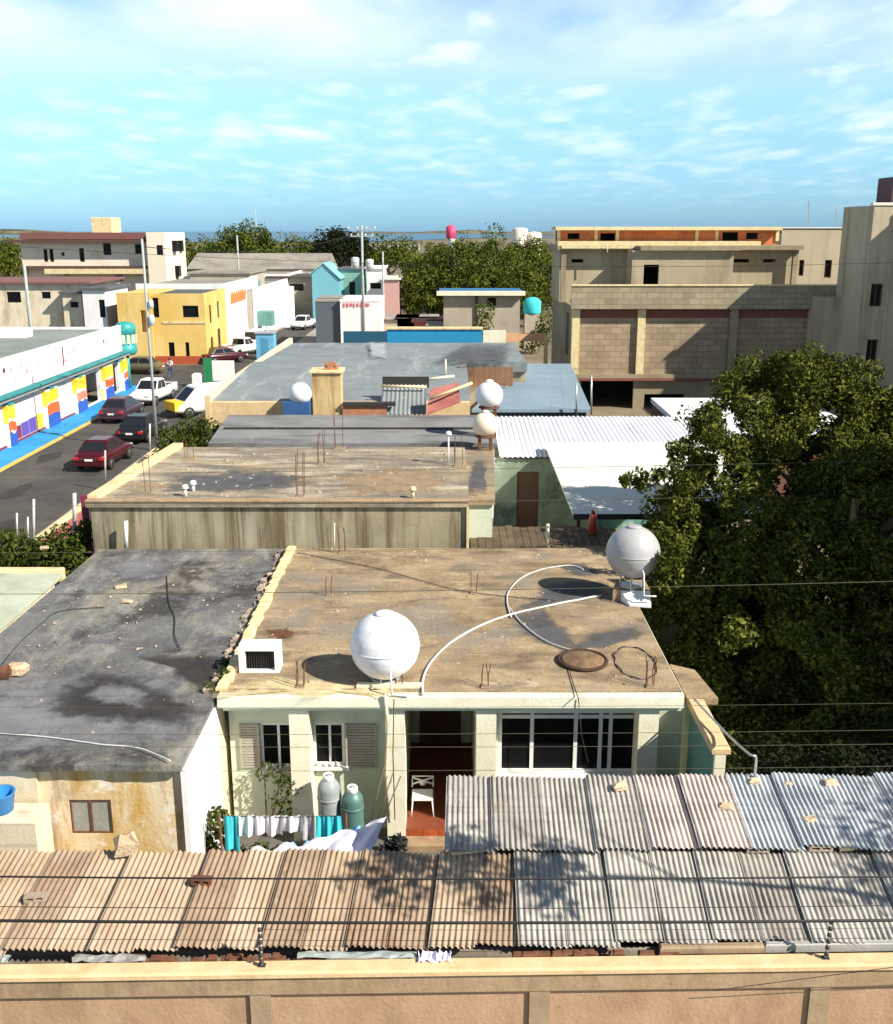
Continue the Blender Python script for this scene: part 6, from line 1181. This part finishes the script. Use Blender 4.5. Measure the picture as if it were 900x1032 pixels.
for i, px in enumerate((815, 843)): MB().tube([dp(px, 228, 86), dp(px, 203+8*i, 86)], .05, 5).build('antenna', m_steel, label=['taller thin antenna on the set-back grey wing', 'shorter thin antenna on the set-back grey wing'][i], cat='antenna')
# unseen blocks and a tree, added to shade yard, cream building and sheets
shade_block = thing('building', 'unseen tall plain building added right of the view to shade the yard', 'building', (17, 22, 0)); m = MB(); m.wall('x', 12.6, 24, 0, 9.6, 18.4, 18.6, [(14, 15.2, 1, 2.4), (14, 15.2, 4.2, 5.6), (18, 19.2, 4.2, 5.6)]); m.wall('y', 18.61, 25.6, 0, 9.6, 12.6, 12.8, [(20, 21.2, 1, 2.4), (23, 24.2, 4.2, 5.6)]); m.build('wall', m_cream_rough, shade_block); MB().box(12.5, 24, 18.3, 25.7, 9.603, 9.8).build('roof', m_conc, shade_block)
shade_tower = thing('building', 'unseen tall grey block added right of the view to shade the stained cream building', 'building', (42, 52, 0)); m = MB(); m.wall('y', 42, 62.5, 0, 19.5, 35, 35.3, [(46, 48, 3, 5), (52, 54, 3, 5), (46, 48, 9, 11), (52, 54, 9, 11)]); m.wall('x', 35.31, 50, 0, 19.5, 42, 42.3, [(38, 40, 9, 11)]); m.wall('x', 35.31, 50, 0, 19.5, 62.2, 62.5); m.build('wall', m_cream_rough, shade_tower); MB().box(35, 50, 42, 62.5, 19.503, 19.8).build('roof', m_conc, shade_tower)  # unseen block, placed and sized to shade the cream building
shade_tree = thing('tree', 'unseen tree added right of the view, its one long limb shaped to shade the shed', 'tree', (13.2, 10.6, 0)); m = MB(); m.tube([(13.2, 10.6, -.1), (13.1, 10.6, 3), (12.6, 10.4, 6.4)], [.2, .14, .08], 10); m.tube([(12.6, 10.4, 6.35), (11, 10.2, 7.6), (9.2, 10.1, 8.1), (7.2, 9.9, 8.6), (6.0, 9.9, 8.8)], [.07, .05, .035, .028, .015], 8)  # unseen tree, limb laid out to drop dappled shade on the sheets
for i in range(7): m.tube([(6.2+i*.55, 9.92, 8.72-.07*i), (5.8+i*.55, 9.9+.3*(-1)**i, 8.95), (5.3+i*.55, 9.9+.7*(-1)**i, 9.1)], [.03, .02, .008], 5)
m.build('trunk', m_bark, shade_tree)
f = MB(); foliage(f, [((5.2+random.random()*3.2, 9.95+random.uniform(-.75, .8), 8.8+random.uniform(-.25, .35)), .34, 34) for _ in range(26)]+[((12.8+random.uniform(-1, 3), 10.4+random.uniform(-1, 1), 7.5+random.uniform(-1, 1.5)), .6, 60) for _ in range(24)], .2); f.build('crown', m_leafb, shade_tree)
# ------------------------------------------------------------------ trees
bt = thing('tree', 'huge dark green tree filling the right side beside the brown roof', 'tree', (11, 27, 0))
m = MB(); m.tube([(11, 27, -.2), (10.9, 27, 1.2), (11.1, 27.1, 2.6), (11, 27, 4.5)], [.5, .4, .36, .2], 12)
cc = Vector((11.6, 28, 4.4)); cl_ = []
for i in range(12):
    a = i*2.4; e = Vector((cos(a)*5, sin(a)*5, random.uniform(.3, 2.8))); s_ = Vector((11, 27, 1.6+.2*i)); m.tube([s_, s_.lerp(cc+e*.6, .5)+Vector((0, 0, .3)), cc+e*.6], [.2, .12, .03], 7)
m.build('trunk', m_bark, bt)
def lobes(px, py, Y, r, n, per, rc, sq=.8):
    c = dp(px, py, Y); return crown_clumps(c, r, r, r*sq, n, rc, per, -.75)
spec = [  # lobe centres surveyed in the crown: px, py, distance, radius
    (770, 405, 31, 1.5), (835, 425, 31, 1.7), (905, 440, 31, 1.9), (985, 450, 30, 2.0), (735, 450, 29, 1.5), (800, 470, 29, 1.8), (880, 500, 28, 1.9), (960, 520, 28, 2.0), (700, 505, 28, 1.2),
    (745, 530, 27, 1.6), (820, 560, 26.5, 1.8), (900, 590, 26, 1.8), (980, 600, 26, 1.8), (710, 570, 26, 1.3), (760, 620, 25.5, 1.5), (830, 650, 25, 1.5), (900, 680, 25, 1.5), (740, 665, 24.5, 1.1), (800, 720, 24, 1.1), (860, 730, 24, 1.2), (690, 620, 25.5, .9), (930, 740, 24, 1.2), (770, 755, 22.5, .7),
    (665, 600, 26.5, .8), (680, 660, 24.5, .9), (705, 700, 23.5, .9), (720, 740, 23, .9), (760, 700, 24.5, 1.3), (880, 780, 23, 1.2), (830, 775, 23, 1.1), (940, 790, 23, 1.2), (780, 790, 23.5, 1.0), (650, 560, 27.5, .7), (740, 610, 28, 1.8), (830, 600, 29, 2.2), (930, 640, 29, 2.2), (690, 540, 29, 1.3), (800, 680, 27, 1.8), (880, 465, 29.5, 1.5), (915, 470, 30, 1.7), (850, 515, 29, 1.6), (885, 530, 28.5, 1.6), (800, 385, 31, 1.2), (850, 385, 31.5, 1.1)]
f = MB()
for s_ in spec: foliage(f, lobes(*s_, int(15*s_[3]**2), 215, .42), .155)
tw_ = [(652, 487, 27.5, .40), (668, 476, 27.5, .35), (690, 480, 28, .5), (640, 480, 27.3, .25), (700, 420, 31, .6), (712, 440, 30, .6), (755, 365, 32, .55), (790, 372, 32, .6), (690, 455, 29, .4), (676, 500, 27.5, .35), (662, 560, 25, .35), (672, 540, 25.5, .4), (674, 568, 23.6, .22), (672, 585, 23.6, .25), (680, 555, 23.6, .26)]
for px, py, Y, r in tw_: foliage(f, [(tuple(dp(px+random.uniform(-12, 12), py+random.uniform(-8, 8), Y)), r*.6, 45) for _ in range(5)], .15)
for px, py in ((745, 640), (800, 640), (845, 680), (830, 655), (855, 700), (825, 735), (800, 745), (720, 745), (745, 775)): foliage(f, [(tuple(dp(px+random.uniform(-14, 14), py+random.uniform(-12, 12), 21.8)), .30, 90) for _ in range(5)], .15)
f.build('crown', m_leaf, bt)
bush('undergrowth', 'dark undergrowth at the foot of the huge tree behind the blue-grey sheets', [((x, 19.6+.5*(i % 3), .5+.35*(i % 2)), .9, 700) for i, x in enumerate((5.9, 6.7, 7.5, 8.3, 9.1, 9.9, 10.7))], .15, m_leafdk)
# hedges and street bushes
c1 = dp(191, 436, 46); bush('bush', 'dense green bush beside the van on the street side of the worn roof', [((c1.x+dx, c1.y+dy, z), r, 420) for dx, dy, z, r in ((-.9, 0, 3.0, .65), (0, .3, 3.4, .75), (.9, 0, 3.3, .7), (1.5, .4, 3.1, .6), (0, -.6, 2.6, .8), (-1.0, -.2, 2.3, .7), (1.1, -.5, 2.4, .8), (0, 0, 1.6, .9))], .2, m_leafb)
bush('hedge', 'dark green hedge behind the mint roof at the far left', [((X(px, 565, 29.5), 29.5+.4*(i % 2), 2.35+.25*(i % 3)), .75, 800) for i, px in enumerate((-30, -8, 12, 30, 46, 62, 76))]+[((X(px, 565, 29), 29, 1.2), .8, 200) for px in (-20, 10, 40, 66)], .17, m_leafb)
bush('bush', 'small bright bush at the corner of the black roof and the streaked wall', [((X(83, 548, 30.5), 30.5, 3.0), .35, 160), ((X(88, 540, 30.5), 30.5, 3.3), .3, 140), ((X(76, 552, 30.5), 30.5, 2.8), .35, 140)], .14, m_leafb)
# middle-distance and far trees
G_ = 'trees beyond the rooftops'
tree('tree', 'rounded tree standing out above the long low house', (X(250, 250, 205), 205, 0), Z(227, 205), 5.2, 5, m_leaffar, m_bark, 46, 110, .65, 1.9, G_)
tree('tree', 'dark round tree right of the light blue gable', (X(344, 250, 190), 190, 0), Z(230, 190), 5.2, 5, m_leafdk, m_bark, 46, 110, .6, 1.8, G_)
tree('tree', 'lower tree spreading left of the rounded tree', (X(208, 255, 210), 210, 0), Z(242, 210), 6, 5, m_leaffar, m_bark, 34, 90, .65, 2, G_)
tree('tree', 'low tree between the rounded tree and the dark round tree', (X(298, 255, 215), 215, 0), Z(243, 215), 7, 5, m_leaffar, m_bark, 40, 90, .65, 2, G_)
tree('tree', 'tree behind the pole with transformers', (X(392, 255, 200), 200, 0), Z(240, 200), 6, 5, m_leaffar, m_bark, 40, 90, .6, 2, G_)
big = [(432, 170, 246, 4.6, 'leftmost of the big trees behind the blue-edged house'), (462, 165, 240, 5.2, 'second big tree behind the blue-edged house, left of centre'), (496, 160, 237, 5.6, 'tallest big tree right behind the blue-edged house'), (530, 168, 240, 5.2, 'big tree beside the left wall of the unfinished building'), (478, 140, 262, 4.6, 'lower front tree against the blue-edged house roof'), (520, 138, 264, 4.2, 'low tree above the turquoise tank'), (430, 142, 270, 4, 'low dark tree at the left foot of the big trees'), (546, 150, 250, 4.5, 'tree half hidden by the unfinished building')]
for px, Y, yt, r, lab in big: tree('tree', lab, (X(px, 270, Y), Y, 0), Z(yt, Y), r, r, m_leaffar, m_bark, 52, 110, .48, r*.3, G_, rz=Z(yt, Y)*.46, low=-.9)
for i, px in enumerate((-20, 8, 160)): tree('tree', ['dark tree at the far left horizon edge', 'low tree left of the big white building on the horizon', 'tree peeking behind the white end block'][i], (X(px, 250, 200), 200, 0), Z(246, 200), 6, 5, m_leaffar, m_bark, 34, 80, .65, 2, G_)
bush('shrub', 'green shrub beside the blue-edged house wall', [((X(px, 310, 106), 106, z), 1.1, 200) for px, z in ((487, 3), (489, 4.3), (487, 1.5))], .35, m_leaffar)
bush('shrub', 'shrubs at the right foot of the blue-edged house', [((X(px, 320, 106), 106, z), 1.2, 220) for px, z in ((536, 1.2), (546, 1.8), (550, 3))], .35, m_leaffar)
# far scatter of low woods and town between the roofs and the sea
f = MB(); q = random.Random(31)
for i in range(420):
    Y = q.uniform(240, 900); x = q.uniform(-.5, .5)*Y; foliage(f, [((x, Y, 2.2), q.uniform(2.5, 4.5), 26)], 1.9, flat=.55)
f.build('distant_woods', m_leaffar, label='low dark woods spread between the town and the sea', cat='woods', kind='stuff')
m_ft = P('far_pale', (.6, .55, .48), .9, .1)
for i, (px, Y, w_, h_, lab) in enumerate(((14, 420, 7, 5, 'pale distant house at the left horizon'), (4, 520, 9, 4, 'small pale distant house at the far left horizon edge'), (120, 330, 8, 6, 'distant pale house behind the big white building'), (405, 620, 10, 5, 'distant cream building above the tree behind the pole'), (385, 760, 14, 4, 'long distant pale building on the shore'))):
    x = X(px, 240, Y); t = thing('distant_house', lab, 'house', (x, Y, 0), 'distant houses'); MB().box(x-w_, x+w_, Y, Y+8, 0, h_).build('wall', m_ft, t); MB().box(x-w_-.4, x+w_+.4, Y-.4, Y+8.4, h_+.01, h_+.6).build('roof', m_grroof, t)
t = thing('water_tower', 'distant white tower with a bright red top on the horizon', 'tower', (X(454, 240, 400), 400, 0)); x = X(454.5, 240, 400); MB().lathe([(1.6, 0), (1.5, 9), (1.7, 9.3)], (x, 400, 0), 16).build('shaft', m_white, t); MB().lathe([(1.5, 9.31), (1.8, 9.6), (1.8, 13.4), (.6, 14.2)], (x, 400, 0), 16).build('red_top', P('tower_red', (.75, .06, .16), .6), t)
for i, px in enumerate((524, 538)):
    x = X(px, 240, 330); t = thing('storage_tank', ['distant white storage tank, left of two, above the trees', 'distant white storage tank, right of two, beside the unfinished building'][i], 'storage tank', (x, 330, 0), 'distant storage tanks'); MB().lathe([(2.4, 0), (2.4, (12.5, 11.2)[i]), (2.0, (12.9, 11.6)[i]), (.2, (13.1, 11.9)[i])], (x, 330, 0), 24).build('tank', m_tankcream, t); MB().lathe([(2.46, 9.2), (2.46, 9.5)], (x, 330, 0), 24).build('band', m_steel, t)
wire(dp(-300, 222, 60), dp(980, 262, 60), 1.2, .012, m_cable, 'thin cable high across the left rooftops', 'cables over the street')
wire((-16.35, 57.8, 11.2), (X(368, 235, 112), 112, 12.2), 1.0, .02, m_cable, 'cable running from the street pole to the pole with transformers', 'cables over the street')
